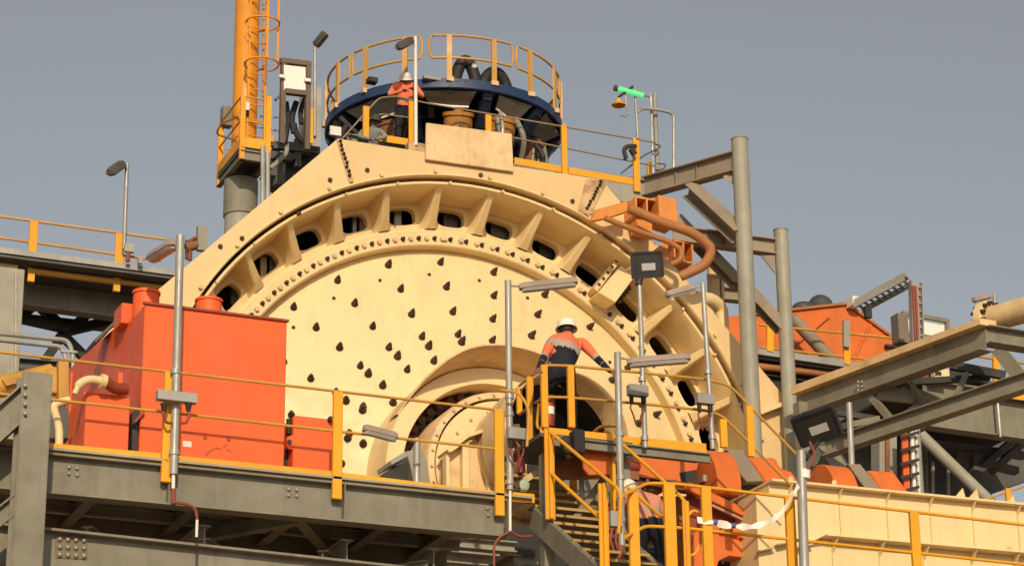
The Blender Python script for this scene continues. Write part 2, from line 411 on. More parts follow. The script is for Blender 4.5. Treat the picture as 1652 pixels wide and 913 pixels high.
MB().lathe([(1.28, 36.0), (1.28, 34.86), (1.26, 34.82), (1.17, 34.80), (1.165, 34.83), (1.165, 34.90)], AX, AY, 80).build('bearing_ring', cream_dirty, mill)
MB().lathe([(1.165, 34.96), (1.125, 34.96)], AX, AY, 64).build('seal_gap', black, mill)
MB().lathe([(1.13, 34.97), (1.13, 34.84), (1.11, 34.82), (0.80, 34.82), (0.78, 34.80), (0.74, 34.80), (0.73, 34.84), (0.2, 34.84)], AX, AY, 80).build('end_disc', cream, mill)
for i in range(30):
    inst('stud', stud_me, mill, axis_m(pol(1.215, i * 12 + 4, 34.81), (0, -1, 0)) @ M.Scale(0.8, 4))
for i in range(18):
    inst('stud', stud_me, mill, axis_m(pol(0.95, i * 20 + 4, 34.82), (0, -1, 0)) @ M.Scale(0.9, 4))

# feed chute in front of the trunnion disc
chute = thing('feed_chute', P(770, 790, 34.4), 'ribbed cream feed chute inside the ring of the mill trunnion', 'chute')
cy = 34.45
body = [P(722, 733, cy), P(747, 716, cy), P(790, 702, cy), P(826, 700, cy), P(850, 730, cy), P(850, 800, cy), P(724, 800, cy)]
MB().prism(body, (0, 0.36, 0)).build('chute_body', cream_dirty, chute, 0.01)
for (x, yt, yb, wd) in ((751, 713, 800, 0.11), (722, 730, 800, 0.06), (792, 700, 800, 0.11), (826, 698, 800, 0.11)):
    b = MB(); a = P(x, yb, cy - .10); c = P(x, yt, cy - .10); c.x = a.x; b.bar(a + V((0, .05, 0)), c + V((0, .05, 0)), wd, 0.16, up=(0, 1, 0)); b.build('rib', cream, chute, 0.008)
lid = MB()
top = [(715, 733), (747, 708), (790, 694), (830, 692)]
for i in range(3): lid.bar(P(*top[i], cy - .02), P(*top[i + 1], cy - .02), 0.42, 0.05, up=(0, 0, 1))
lid.build('cover_strip', cream, chute)

# ------------------------------------------------------------------ cream guard round the mill
guard = thing('mill_guard', V((CX, 36, 7.4)), 'tall many-sided cream steel guard framing the mill opening', 'mill guard')
GY = 36.0
def arc(a0, a1, r=5.33, n=40): return [pol(r, a0 + (a1 - a0) * i / n, GY) for i in range(n + 1)]
def ang(q): return math.degrees(math.atan2(q.x - CX, q.z - CZ))
A_, B_ = P(545, 224, GY), P(970, 290, GY)
jl, jr = ang(P(568, 299, GY)), ang(P(938, 353, GY))
L1, L2 = P(163, 545, GY), P(152, 830, GY)
R1, R2 = P(1271, 646, GY), P(1280, 830, GY)
def panel(name, poly, m=guard_cream, th=0.07):
    return MB().prism(poly, (0, th, 0)).build(name, m, guard)
panel('guard_panel', [L2, L1, A_] + arc(jl - .08, -101))
panel('guard_panel', [A_ + V((.012, 0, 0)), B_] + arc(jr, jl + .08))
panel('guard_panel', [B_ + V((.014, 0, -.01)), R1, R2] + arc(101, jr + .1))
# side walls of the housing
sh = MB(); ring_ = [L2, L1, A_, B_, R1, R2]
for i in range(5):
    a, b = ring_[i], ring_[i + 1]
    d = (b - a).normalized(); nn = V((d.z, 0, -d.x))
    sh.prism([a + V((0, .071, 0)) + nn * .03, b + V((0, .071, 0)) + nn * .03, b + V((0, 2.2, 0)) + nn * .03, a + V((0, 2.2, 0)) + nn * .03], nn * 0.05)
sh.build('housing_wall', cream_dirty, guard)
MB().lathe([(5.33, 36.0), (5.345, 35.965), (5.365, 35.965), (5.375, 36.0)], AX, AY, 128, -101, 101).build('opening_lip', cream, guard)
MB().lathe([(5.335, 36.07), (5.335, 37.4)], AX, AY, 96, -101, 101).build('opening_wall', cream_dirty, guard)
tab = MB().box((0, 0, 0.03), (0.05, 0.05, 0.07)).mesh('tab'); tab.materials.append(cream_dirty)
for i in range(-9, 10): inst('tab', tab, guard, axis_m(pol(5.40, i * 10.3 + 3, GY), (0, -1, 0), pol(1, i * 10.3 + 3, 0) - pol(0, 0, 0)))
# bolted joints between the panels
for (a, jn, m_, nm) in ((A_, jl, rusty_cream, 'joint_strip'), (B_, jr, rusty_cream, 'joint_strip')):
    q = pol(5.40, jn, GY); d = (q - a)
    s_ = MB(); off = V((0, -0.02, 0))
    s_.bar(a + off + d * .02, q + off, 0.07 if a is A_ else 0.2, 0.03, up=(0, -1, 0)); s_.build(nm, m_, guard)
    for k in range(9):
        t = .08 + .88 * k / 9
        inst('joint_bolt', fb_me, guard, axis_m(a + d * t + V((random.uniform(-.02, .02), -.037, 0)), (0, -1, 0)) @ M.Scale(.5, 4))
MB().prism([P(946, 289, GY - .03), P(968, 291, GY - .03), P(958, 345, GY - .03), P(932, 345, GY - .03)], (0, .02, 0)).build('rust_patch', rusty_cream, guard)
for (x, y) in ((390, 385), (355, 398), (482, 345), (592, 275), (532, 291), (923, 325), (775, 283)):
    inst('plug', pl, guard, axis_m(P(x, y, GY), (0, -1, 0)) @ M.Scale(1.3, 4))
cp = MB().prism([P(688, 198, 35.92), P(826, 216, 35.92), P(829, 277, 35.92), P(687, 257, 35.92)], (0, .05, 0))
cp.build('cover_plate', cream_dirty, guard, 0.01)
# lug and lower bracket on the right edge
MB().prism([P(1226, 660, 35.8), P(1271, 645, 35.8), P(1272, 651, 35.8), P(1228, 668, 35.8)], (0, .3, 0)).build('edge_stiffener', cream, guard)
# box bolted across the recess at the upper right
br = thing('splice_box', pol(4.9, 38, 36.3), 'cream bolted splice box set across the mill rim, upper right', 'splice box')
def rbox(a0, a1, r0, r1, y0, y1):
    return [pol(r0, a0, y0), pol(r1, a0, y0), pol(r1, a1, y0), pol(r0, a1, y0)], (0, y1 - y0, 0)
sby = 36.25
bx = [P(966, 472, sby), P(1003, 428, sby), P(1023, 448, sby), P(993, 488, sby)]
MB().prism(bx, (0, .9, 0)).build('plate', cream, br, 0.01)
for (x0, y0, x1, y1) in ((967, 462, 995, 424), (999, 487, 1016, 466)):
    for k in range(5):
        t = k / 4; inst('splice_bolt', fb_me, br, axis_m(P(x0 + (x1 - x0) * t, y0 + (y1 - y0) * t, sby + .2), (-.5, -.8, .2)) @ M.Scale(.7, 4))
MB().prism([P(964, 470, 36.4), P(1000, 423, 36.4), P(995, 418, 36.4), P(958, 465, 36.4)], (0, .3, 0)).build('splice_flange', cream_dirty, br)
# ------------------------------------------------------------------ handrails
def railing(name, label, Y, rails, posts, kicks=(), group=None, rr=0.019, wd=0.12, rmat=None, pmat=None, kh=0.12, cat='handrail', fillet=0.12):
    """rails: list of pixel polylines; posts: (px, ytop, ybottom[, width]); kicks: (x0, y0, x1, y1) along the top edge. Every entry may carry its own plane via a dict."""
    group = group or 'yellow handrails'; pmat = pmat or yellow; rmat = rmat or rail_paint
    def pt(q): return P(q[0], q[1], q[2] if len(q) > 2 else Y)
    allp = [pt(q) for r_ in rails for q in r_]
    base = V((sum(q.x for q in allp) / len(allp), sum(q.y for q in allp) / len(allp), min(q.z for q in allp)))
    t = thing(name, base, label, cat, group)
    for i, r_ in enumerate(rails):
        pts = [pt(q) for q in r_]
        MB().tube(arc_fillet(pts, fillet) if len(pts) > 2 else pts, rr, 8).build('rail', rmat, t)
    for p in posts:
        Yp = p[4] if len(p) > 4 else Y
        w_ = p[3] if len(p) > 3 and p[3] else wd
        mb = MB(); b, tt = vpost(mb, p[0], p[1], p[2], Yp + 0.0, w_, 0.06)
        o = mb.build('post', pmat, t, 0.008)
    for k in kicks:
        Yk = k[4] if len(k) > 4 else Y
        a, b = P(k[0], k[1], Yk + .045), P(k[2], k[3], (k[5] if len(k) > 5 else Yk) + .045)
        a = a - V((0, 0, kh / 2)); b = b - V((0, 0, kh / 2))
        MB().bar(a, b, 0.012, kh).build('kick_plate', pmat, t)
    return t

# ------------------------------------------------------------------ front walkway
FY = 28.8
wk = thing('walkway', P(440, 800, FY + 1), 'grey steel walkway with a deep edge beam, lower left in front of the orange tank', 'walkway')
def H(x, y, Y): return P(x, y, Y)
za = P(75, 766, FY + .12); zb = P(812, 838, FY + .12)
dirx = (zb - za).normalized()
left_end = za - dirx * 3.0
bh = 0.50
MB().ibeam(left_end, zb, 0.24, bh, 0.025, 0.014).build('edge_beam', grey, wk)
MB().bar(left_end + V((0, -.10, .29)), zb + V((.35, -.10, .29)), 0.10, 0.03).build('deck_edge', grey_lt, wk)
MB().prism([left_end + V((0, -.05, .275)), zb + V((.35, -.05, .275)), zb + V((.35, 4.2, .275)), left_end + V((0, 4.2, .275))], (0, 0, .03)).build('deck', deck_m, wk)
# stiffeners beside the posts
for x, y in ((262, 783), (545, 812), (808, 838)):
    q = P(x, y, FY + .1); MB().box((q.x + .06, FY + .055, za.z + (q.x - za.x) * dirx.z), (0.014, 0.11, bh - .05)).build('stiffener', grey, wk)
# bolt groups on the beam web
bo = MB(); bo.lathe([(0.024, 0.0), (0.024, 0.016), (0.012, 0.03), (0.001, 0.032)], (0, 0, 0), (0, 0, 1), 8); bo_me = bo.mesh('web_bolt'); bo_me.materials.append(galv)
for (x, y) in ((111, 754), (124, 755.5), (111, 764), (124, 766), (465, 789), (478, 790), (465, 799), (478, 800), (786, 820), (787, 831)):
    inst('web_bolt', bo_me, wk, axis_m(P(x, y, FY + .11), (0, -1, 0)))
# floor beams in depth, second beam, cross bracing under the deck
zc = za.z - .12
for i, xx in enumerate((-2.9, -1.9, -0.6, 0.7, 2.0, 3.3, 4.5, 5.4)):
    a = za + dirx * xx + V((0, .1, 0)); MB().ibeam(a + V((0, 0, .02)), a + V((0, 4.1, .02)), 0.14, 0.24).build('floor_beam', grey, wk)
for k, (dy, dz_) in enumerate(((.75, .06), (1.5, .02), (2.8, .06))):
    MB().ibeam(left_end + V((0, dy, dz_)), zb + V((0, dy, dz_)), 0.10, 0.14).build('purlin', grey_lt, wk)
MB().ibeam(left_end + V((0, 2.0, -.1)), zb + V((0, 2.0, -.1)), 0.2, 0.4).build('beam', grey, wk)
MB().ibeam(left_end + V((0, 4.1, 0)), zb + V((1.2, 4.1, 0)), 0.2, 0.5).build('beam', grey, wk)
for i, (xa, xb) in enumerate(((-1.8, .7), (3.2, .7), (3.2, 5.4), (-1.8, -4))):
    MB().angle(za + dirx * xa + V((0, .3, -.22)), za + dirx * xb + V((0, 3.9, -.22)), 0.15).build('brace', grey, wk)
# lower beam with its splice plate
lowa, lowb = P(70, 882, FY + .5), P(1010, 985, FY + .5)
low = thing('floor_girder', (lowa + lowb) / 2, 'lowest grey beam with a riveted splice plate, bottom left', 'beam')
MB().ibeam(lowa - dirx * 2.4, lowb, 0.3, 0.50, 0.03).build('beam', grey, low)
pa = [P(90, 864, FY + .48), P(141, 866, FY + .48), P(141, 902, FY + .48), P(90, 899, FY + .48)]
MB().prism(pa, (0, .02, 0)).build('splice_plate', paint('primer_brown', (0.20, 0.15, 0.09), .6), low)
for j in range(3):
    for i in range(4):
        inst('splice_bolt', bo_me, low, axis_m(P(96 + 13 * i, 869.5 + i * .7 + 12.5 * j, FY + .48), (0, -1, 0)) @ M.Scale(1.3, 4))
for i, (xa, xb) in enumerate(((330, 470), (560, 700), (700, 850))):
    a = P(xa, 862 + (xa - 300) * .1, FY + .6); MB().ibeam(a, a + V((0, 3.4, -.0)), .16, .3).build('cross_beam', grey_lt, low)
for i, (xa, dx) in enumerate(((140, 2.3), (330, 2.4), (520, 2.4), (690, -2.3))):
    a = P(xa, 852 + (xa - 75) * .1, FY + .6); MB().ibeam(a, a + V((dx, 3.4, 0)), .14, .16).build('diagonal', grey, low)
# left column and raking brace
lc = thing('column', V((P(54, 905, 28.3).x, 28.3, 5)), 'thick grey steel column at the left edge with a raking brace', 'column')
ct = P(56, 607, 28.3); cb = V((ct.x, 28.3, 0.0))
MB().ibeam(cb, ct, 0.36, 0.30, 0.02, up=(0, 1, 0)).build('shaft', grey, lc)
MB().bar(ct + V((.0, -.162, -3.5)), ct + V((0, -.162, 0)), 0.33, 0.016, up=(0, 1, 0)).build('face_plate', grey, lc)
MB().ibeam(P(-90, 765, 28.5), P(48, 640, 28.4), 0.2, 0.34).build('brace', grey, lc)
MB().ibeam(P(-60, 880, 28.5), P(40, 800, 28.5), 0.16, 0.2).build('brace', grey, lc)
for k in range(4): inst('bolt', bo_me, lc, axis_m(P(40.5, 622 + 15 * k, 28.1), (0, -1, 0)))
# handrail of the walkway
railing('handrail', 'yellow handrail with flat posts along the front of the lower left walkway', FY,
        [[(-60, 561), (806, 661.5)], [(-60, 628.5), (806, 724.5)]],
        [(267, 600, 778, 0.125), (543, 632, 805, 0.125), (806, 661, 832, 0.125)],
        [(-60, 700, 30, 709.5), (75, 714, 259, 731), (276, 733.5, 535, 759.5), (552, 762, 799, 792.3), (815, 792.5, 862, 796.5)])

# ------------------------------------------------------------------ red orange tank
TY = 29.75
tank = thing('lubrication_tank', P(300, 750, TY + 1), 'large red orange steel tank with a sloping end behind the left handrail', 'tank')
tl, tr, bl, brr = P(234, 490, TY), P(463, 519, TY), P(234, 770, TY), P(463, 780, TY)
bl.x = tl.x; brr.x = tr.x; zlo = za.z + .305
DPT = 3.1
# box with sloping left end: profile in x,z is square, the end wall in y,z slopes
front = [V((tl.x, TY, tl.z)), V((tr.x, TY, tl.z)), V((tr.x, TY, zlo)), V((tl.x, TY, zlo))]
tb = MB(); D0 = DPT * .34
# side profile in (y,z): full height near the front, falling away to the back
sl0, sl1, sl2 = PX(186, 527, tl.x), PX(124, 581, tl.x), PX(106, 603, tl.x)
sl3 = PX(101, 660, tl.x)
prof = [(TY, tl.z), (PX(214, 500, tl.x).y, tl.z), (sl0.y, sl0.z), (sl1.y, sl1.z), (sl2.y, sl2.z), (sl3.y, sl3.z), (sl3.y, zlo), (TY, zlo)]
tb.prism([V((tl.x, y, z)) for y, z in prof], (tr.x - tl.x, 0, 0)); tb.build('body', red_orange, tank, 0.012)
MB().bar(V((tl.x - .03, TY - .01, tl.z + .005)), V((tr.x + .02, TY - .01, tl.z + .005)), 0.05, 0.03).build('top_edge', paint('dark_red_paint', (0.30, 0.05, 0.02), .5), tank)
def vent(px, py, Y, r, h):
    q = P(px, py, Y); mb = MB()
    mb.lathe([(r * 1.02, -.1), (r, h * .82), (r * .96, h * .9)], q, (0, 0, 1), 24)
    mb.lathe([(r * 1.08, h * .86), (r * 1.08, h), (r * .2, h * 1.02), (.001, h * 1.02)], q, (0, 0, 1), 24)
    return mb
vb = P(234, 500, TY + .55)
vent(235, 505, TY + .6, 0.17, 0.29).build('vent', red_orange, tank)
vent(336, 512, TY + .6, 0.17, 0.24).build('vent', red_orange, tank)
pb = P(203, 511, TY + 1.0); MB().box((pb.x, pb.y, pb.z - .02), (.22, .4, .28)).build('shoulder_box', red_orange, tank, 0.01)
MB().prism([P(152, 548, TY + 1.6), P(186, 516, TY + 1.6), P(188, 520, TY + 1.6), P(154, 553, TY + 1.6)], (0, .5, 0)).build('sloping_lid', grey_dark, tank)
# lower cabinet on the end wall, with gasket-dark gap
ca = P(142, 632, TY - .02); cb2 = P(213, 640, TY - .02); cz = P(142, 770, TY).z
MB().box(((ca.x + cb2.x) / 2 - .02, TY + .43, (ca.z + cz) / 2), (cb2.x - ca.x, .9, ca.z - cz)).build('end_cabinet', red_orange, tank, 0.01)
for (xx, y0_, y1_) in ((138, 632, 760), (117, 600, 720)):
    a_ = PX(xx, y0_, tl.x); b_ = PX(xx, y1_, tl.x); MB().bar(a_, V((a_.x, a_.y, b_.z)), .012, .05, up=(1, 0, 0)).build('seam', red_orange, tank)
MB().prism([P(213, 665, TY + .02), P(228, 652, TY + .02), P(232, 655, TY + .02), P(222, 690, TY + .02), P(222, 760, TY + .02), P(213, 760, TY + .02)], (0, .3, 0)).build('recess', dark, tank)
MB().bar(P(214, 684, TY - .04), P(232, 664, TY - .04), 0.05, 0.03).build('strut', paint('dark_red_paint', (0.30, 0.05, 0.02)), tank)
scr = MB()
for (xa, ya, xb, yb_) in ((338, 728, 350, 722), (350, 722, 356, 725), (360, 722, 366, 716), (366, 724, 372, 728), (331, 734, 338, 729)):
    scr.bar(P(xa, ya, TY - .003), P(xb, yb_, TY - .003), .012, .004, up=(0, 1, 0))
o_ = scr.build('scratch_marks', paint('scratched_primer', (0.30, 0.06, 0.03), .6), tank); o_['kind'] = 'stuff'
# elbow pipe
ep = arc_fillet([P(120, 636, TY - .25), P(128, 618, TY - .22), P(146, 611, TY - .2), P(172, 616, TY - .18)], .2)
MB().tube(ep, [0.035] * 2 + [0.055] * (len(ep) - 2), 12).build('vent_pipe', cream, tank)
MB().cyl(P(162, 614, TY - .19), P(170, 616, TY - .18), 0.09, seg=18).build('pipe_flange', cream, tank)
MB().tube([P(170, 616, TY - .18), P(185, 626, TY - .12), P(203, 628, TY - .05)], .075, 12).build('pipe_stub', paint('dark_red_paint', (0.30, 0.05, 0.02)), tank)
MB().box(P(193, 620, TY - .03), (.06, .06, .3)).build('lug', red_orange, tank)
MB().box(P(302, 716, TY - .004) , (.11, .006, .075)).build('label_plate', white, tank)
for x, y in ((331, 704), (369, 707)): MB().box(P(x, y, TY - .01), (.035, .02, .05)).build('clip', paint('dark_red_paint', (0.30, 0.05, 0.02)), tank)
# smaller box beside it
sb = thing('oil_box', P(500, 757, TY + .2), 'small red orange box to the right of the big tank', 'box')
q0, q1, q2 = P(472, 671, TY + .1), P(548, 676, TY + .1), P(475, 765, TY + .1)
MB().box(((q0.x + q1.x) / 2, TY + .35, (q0.z + q2.z) / 2 - .1), (q1.x - q0.x, .6, q0.z - q2.z + .2)).build('body', red_orange, sb, 0.015)
MB().prism([P(463, 705, TY + .05), P(475, 700, TY + .05), P(475, 725, TY + .05), P(463, 722, TY + .05)], (0, .05, 0)).build('bracket', red_orange, sb)
MB().cyl(P(467, 712, TY + .04), P(467, 712, TY + .02), .03).build('eye', dark, sb)
MB().cyl(P(466, 676, TY + .15), P(466, 700, TY + .15), .035).build('hose', black, sb)
MB().bar(P(467, 725, TY + .3), P(467, 765, TY + .3), .16, .1, up=(0, 1, 0)).build('gap', dark, sb)
MB().box(P(536, 676, TY + .0), (.1, .1, .05)).build('hinge', dark, sb)
# pale crooked pipe and the yellow brown valve house behind the left column
pp = thing('bent_pipe', P(96, 715, 29.8), 'cream crooked pipe coming down behind the left column', 'pipe')
MB().tube(arc_fillet([P(112, 645, 29.8), P(95, 649, 29.8), P(86, 655, 29.8), P(96, 690, 29.8), P(95, 735, 29.8)], .12), .05, 12).build('pipe', cream, pp)
yb = thing('pipe_bracket', P(60, 690, 30.5), 'weathered yellow pipe casing and post behind the left column', 'pipe')
ym = paint('old_yellow_paint', (0.50, 0.27, 0.05), .6, .2, (0.2, 0.11, 0.04), .5, .4)
MB().cyl(P(-20, 628, 31.2), P(84, 607, 31.2), .14, .17).build('casing', ym, yb)
MB().prism([P(4, 612, 31), P(85, 592, 31), P(108, 592, 31), P(108, 600, 31), P(82, 604, 31), P(10, 622, 31)], (0, .5, 0)).build('cover', ym, yb)
MB().bar(P(101, 585, 30.6), P(101, 648, 30.6), .13, .12, up=(0, 1, 0)).build('post', ym, yb)
MB().box(P(90, 622, 30.8), (.28, .3, .3)).build('valve_box', ym, yb, 0.02)
MB().cyl(P(76, 644, 30.7), P(106, 648, 30.7), .06).build('flange', rust_m, yb)
MB().bar(P(70, 690, 30.9), P(104, 690, 30.9), .4, .5, up=(0, 1, 0)).build('pedestal', grey_dark, yb)

# ------------------------------------------------------------------ lamp poles
def box_on(px0, py0, px1, py1, Y, d=0.10):
    a, b = P(px0, py0, Y), P(px1, py1, Y)
    return MB().box(((a.x + b.x) / 2, Y, (a.z + b.z) / 2), (abs(b.x - a.x), d, abs(a.z - b.z)))
def pole(name, label, Y, xt, yt, xb, yb_, r=0.04, group='lamp and floodlight posts', cat='lamp post', m=None, taper=1.0):
    b = P(xb, yb_, Y); t = P(xt, yt, Y); t = V((b.x + (t.x - b.x) * .5, b.y, t.z))
    th = thing(name, b, label, cat, group)
    MB().cyl(b, t, r, r * taper, 12).build('pole', m or galv, th)
    th['_t'] = tuple(t); return th
def lamp_head(th, a, b, wd=0.16, ht=0.10, m=None):
    """long luminaire from a (bracket) to b (tip): ribbed housing over a lens"""
    m = m or lampbody; a = V(a); b = V(b); d = b - a; L = d.length; d = d / L
    up = V((0, 0, 1)); x = d.cross(up).normalized(); y = x.cross(d)
    mb = MB(); secs = []
    for t, k in ((0, .55), (.05, .85), (.12, 1), (.9, 1), (.97, .8), (1, .45)):
        c = a + d * (L * t); w_ = wd * k / 2; h_ = ht * (0.6 + .4 * k)
        secs.append([c + x * (-w_) , c + x * (-w_ * .8) + y * h_ * .6, c + x * (-w_ * .4) + y * h_, c + x * (w_ * .4) + y * h_, c + x * (w_ * .8) + y * h_ * .6, c + x * w_])
    vs = [v for s_ in secs for v in s_]; fs = []
    for i in range(5):
        for k in range(6):
            k2 = (k + 1) % 6; fs.append((i * 6 + k, i * 6 + k2, i * 6 + 6 + k2, i * 6 + 6 + k))
    fs += [(5, 4, 3, 2, 1, 0), tuple(range(30, 36))]
    mb.add(vs, fs); mb.build('housing', m, th)
    ln = MB(); secs = []
    for t, k in ((0.04, .5), (.1, .9), (.9, .9), (.96, .5)):
        c = a + d * (L * t) - y * .002; w_ = wd * k / 2
        secs.append([c + x * -w_, c + x * (-w_ * .6) - y * .04, c + x * (w_ * .6) - y * .04, c + x * w_])
    vs = [v for s_ in secs for v in s_]; fs = []
    for i in range(3):
        for k in range(4):
            k2 = (k + 1) % 4; fs.append((i * 4 + k, i * 4 + k2, i * 4 + 4 + k2, i * 4 + 4 + k))
    fs += [(3, 2, 1, 0), (12, 13, 14, 15)]
    ln.add(vs, fs); ln.build('lens', glass if m is lampbody else lampdark, th)
def clamp(th, px, py, Y, r):
    q = P(px, py, Y); MB().cyl(q - V((0, 0, .03)), q + V((0, 0, .03)), r, seg=12).build('clamp', galv, th)
def junction(th, x0, y0, x1, y1, Y, cables=True, side=None):
    bx_ = box_on(x0, y0, x1, y1, Y, .11).build('junction_box', galv, th, .006)
    if cables:
        w_ = x1 - x0
        for k, fx in enumerate((.18, .8)):
            xx = x0 + w_ * fx; q = P(xx, y1, Y)
            MB().cyl(q + V((0, 0, .01)), q - V((0, 0, .09)), .045 if w_ > 40 else .03, .025).build('cable_gland', black, th)
            e = P((x0 + x1) / 2 + w_ * (.12 if k else -.12), y1 + (30 if w_ > 40 else 40), Y + .05)
            MB().tube(arc_fillet([q - V((0, 0, .08)), P(xx + (2 if k else -2), y1 + 16, Y), P(xx - (4 if k else -4), y1 + 30, Y + .02), e], .1), .018 if w_ > 40 else .012, 8).build('cable', conduit_red, th)

p1 = pole('lamp_post', 'tall grey lamp post standing before the red orange tank, lamp head turned left', FY - .08, 288, 380, 280, 765, 0.052)
t1 = V(p1['_t'])
lamp_head(p1, P(284, 395, FY + .1), P(243, 420, FY + .9), .2, .1)
MB().tube([P(288, 402, FY - .05), P(284, 396, FY + .12)], .02).build('arm', galv, p1)
junction(p1, 253, 629, 317, 652, FY - .2)
for y in (600, 730): clamp(p1, 283.5 - (y - 600) * .02, y, FY - .08, .065)
p1b = MB().tube([P(280, 750, FY - .08), P(279.5, 788, FY - .08)], .022).build('conduit', white, p1)
MB().tube([P(279.5, 788, FY - .08), P(280, 812, FY - .08)], .03).build('conduit_boot', conduit_red, p1)
MB().tube(arc_fillet([P(280, 810, FY - .1), P(300, 812, FY - .1), P(316, 820, FY - .1), P(318, 838, FY - .1)], .15), .02).build('flexible_conduit', conduit_red, p1)
MB().tube([P(318, 836, FY - .1), P(317, 866, FY - .1)], .018).build('conduit', white, p1)

p2 = pole('lamp_post', 'grey lamp post with a long lamp reaching right across the mill face', FY - .05, 820, 453, 823, 790, 0.045)
lamp_head(p2, P(838, 467, FY - .05), P(932, 457, FY - .3), .17, .085)
MB().tube([P(822, 461, FY - .05), P(842, 462, FY - .05)], .014).build('arm', galv, p2)
junction(p2, 818, 689, 850, 711, FY - .2)
for y in (640, 668, 778): clamp(p2, 822, y, FY - .05, .058)
MB().tube([P(823, 788, FY - .05), P(823, 856, FY - .05)], .018).build('conduit', white, p2)
MB().tube(arc_fillet([P(823, 856, FY - .05), P(838, 866, FY - .02), P(858, 864, FY)], .1), .018).build('flexible_conduit', conduit_red, p2)
MB().tube(arc_fillet([P(823, 857, FY - .05), P(805, 866, FY), P(797, 880, FY), P(797, 930, FY)], .1), .016).build('flexible_conduit', conduit_red, p2)

p3 = pole('lamp_post', 'grey lamp post beside the yellow stairs, its lamp pointing right', 27.6, 998, 569, 1005, 960, 0.045)
lamp_head(p3, P(1012, 588, 27.6), P(1114, 580, 27.3), .17, .085)
MB().tube([P(999, 577, 27.6), P(1016, 580, 27.6)], .014).build('arm', galv, p3)
box_on(983, 824, 1003, 851, 27.5, .09).build('junction_box', galv, p3, .005)
for y in (700, 770, 800, 838): clamp(p3, 1000 + (y - 700) * .017, y, 27.6, .055)
for k, xx in enumerate((988, 996)): MB().tube(arc_fillet([P(xx, 851, 27.5), P(xx - 4, 870, 27.5), P(xx + 3, 890, 27.5), P(1000, 905, 27.55)], .06), .02).build('cable', conduit_red, p3)
p3s = MB().tube([P(1002, 880, 27.5), P(1000, 905, 27.5)], .05).build('cable_boot', conduit_red, p3)

def floodlight(th, x0, y0, x1, y1, Y, slant=.2, facing=(-.35, -.9, -.25)):
    """square floodlight: frame, glass, finned back and yoke"""
    a, b = P(x0, y0, Y), P(x1, y1, Y); c = (a + b) / 2; w_ = abs(b.x - a.x); h_ = abs(a.z - b.z)
    z = V(facing).normalized(); x = V((0, 0, 1)).cross(z).normalized(); x = (x + V((0, 0, slant * .3))).normalized(); y = z.cross(x)
    def q(i, j, k): return c + x * (i * w_ / 2) + y * (j * h_ / 2) + z * k
    mb = MB(); mb.prism([q(-1, -1, 0), q(1, -1, 0), q(1, 1, 0), q(-1, 1, 0)], z * -.09)
    mb.prism([q(-.7, -.7, -.09), q(.7, -.7, -.09), q(.7, .7, -.09), q(-.7, .7, -.09)], z * -.08)
    mb.build('housing', simple('black_housing', (0.012, 0.013, 0.012), .5), th, .01)
    fr = MB()
    for (i0, j0, i1, j1) in ((-1, -1, 1, -1), (1, -1, 1, 1), (1, 1, -1, 1), (-1, 1, -1, -1)):
        fr.bar(q(i0 * .95, j0 * .93, .012), q(i1 * .95, j1 * .93, .012), .03, .03, up=z)
    fr.build('frame', simple('black_housing', (0.012, 0.013, 0.012), .5), th)
    MB().prism([q(-.88, -.86, .004), q(.88, -.86, .004), q(.88, .86, .004), q(-.88, .86, .004)], z * .006).build('glass', simple('dark_glass', (0.02, 0.022, 0.02), .25), th)
    MB().prism([q(-.35, -.45, .011), q(.5, -.45, .011), q(.5, .1, .011), q(-.35, .1, .011)], z * .006).build('reflector', glass, th)
p4 = pole('floodlight_post', 'slim pole carrying a square black floodlight, in front of the mill rim', 28.25, 1030, 455, 1041, 722, 0.035, cat='floodlight')
floodlight(p4, 1020, 404, 1068, 450, 28.15)
MB().tube([P(1030, 460, 28.25), P(1032, 448, 28.25)], .05, 8).build('yoke', black, p4)
junction(p4, 1013, 620, 1044, 641, 28.15)
clamp(p4, 1040, 707, 28.25, .05); clamp(p4, 1036, 612, 28.25, .05)
p5 = pole('lamp_post', 'slim grey lamp post at the right of the mill with a short lamp facing left', 28.25, 1128, 456, 1150, 724, 0.035)
lamp_head(p5, P(1120, 466, 28.25), P(1076, 478, 28.1), .15, .07)
MB().tube([P(1130, 462, 28.25), P(1118, 465, 28.25)], .013).build('arm', galv, p5)
junction(p5, 1123, 634, 1151, 654, 28.15)
clamp(p5, 1142, 600, 28.25, .05); clamp(p5, 1149, 705, 28.25, .05)
p6 = pole('lamp_post', 'short grey post with a grey box lamp behind the lower handrail, left of the trunnion', FY + .45, 673, 707, 672, 785, 0.045)
lamp_head(p6, P(640, 708, FY + .0), P(586, 694, FY - .1), .14, .085, lampbody)
MB().tube([P(672, 712, FY + .45), P(640, 706, FY + .05)], .014).build('arm', galv, p6)
p7 = pole('floodlight_post', 'grey post with a large black floodlight tipped down, lower right by the cream truss', 26.3, 1297, 728, 1299, 960, 0.062, cat='floodlight')
floodlight(p7, 1285, 659, 1350, 717, 26.2, .8, (-.5, -.55, -.6))
MB().tube([P(1298, 728, 26.3), P(1300, 740, 26.3), P(1320, 712, 26.3)], .03).build('yoke', black, p7)
MB().tube(arc_fillet([P(1306, 712, 26.2), P(1316, 735, 26.2), P(1308, 750, 26.2), P(1298, 760, 26.25)], .1), .018).build('cable', conduit_red, p7)
MB().cyl(P(1297.5, 772, 26.29), P(1297.5, 758, 26.29), .075, seg=12).build('tape_wrap', white, p7)
p8 = pole('pole', 'plain short grey pole rising behind the cream girder, under the grey truss', 33, 1372, 650, 1375, 770, 0.05, cat='pole')
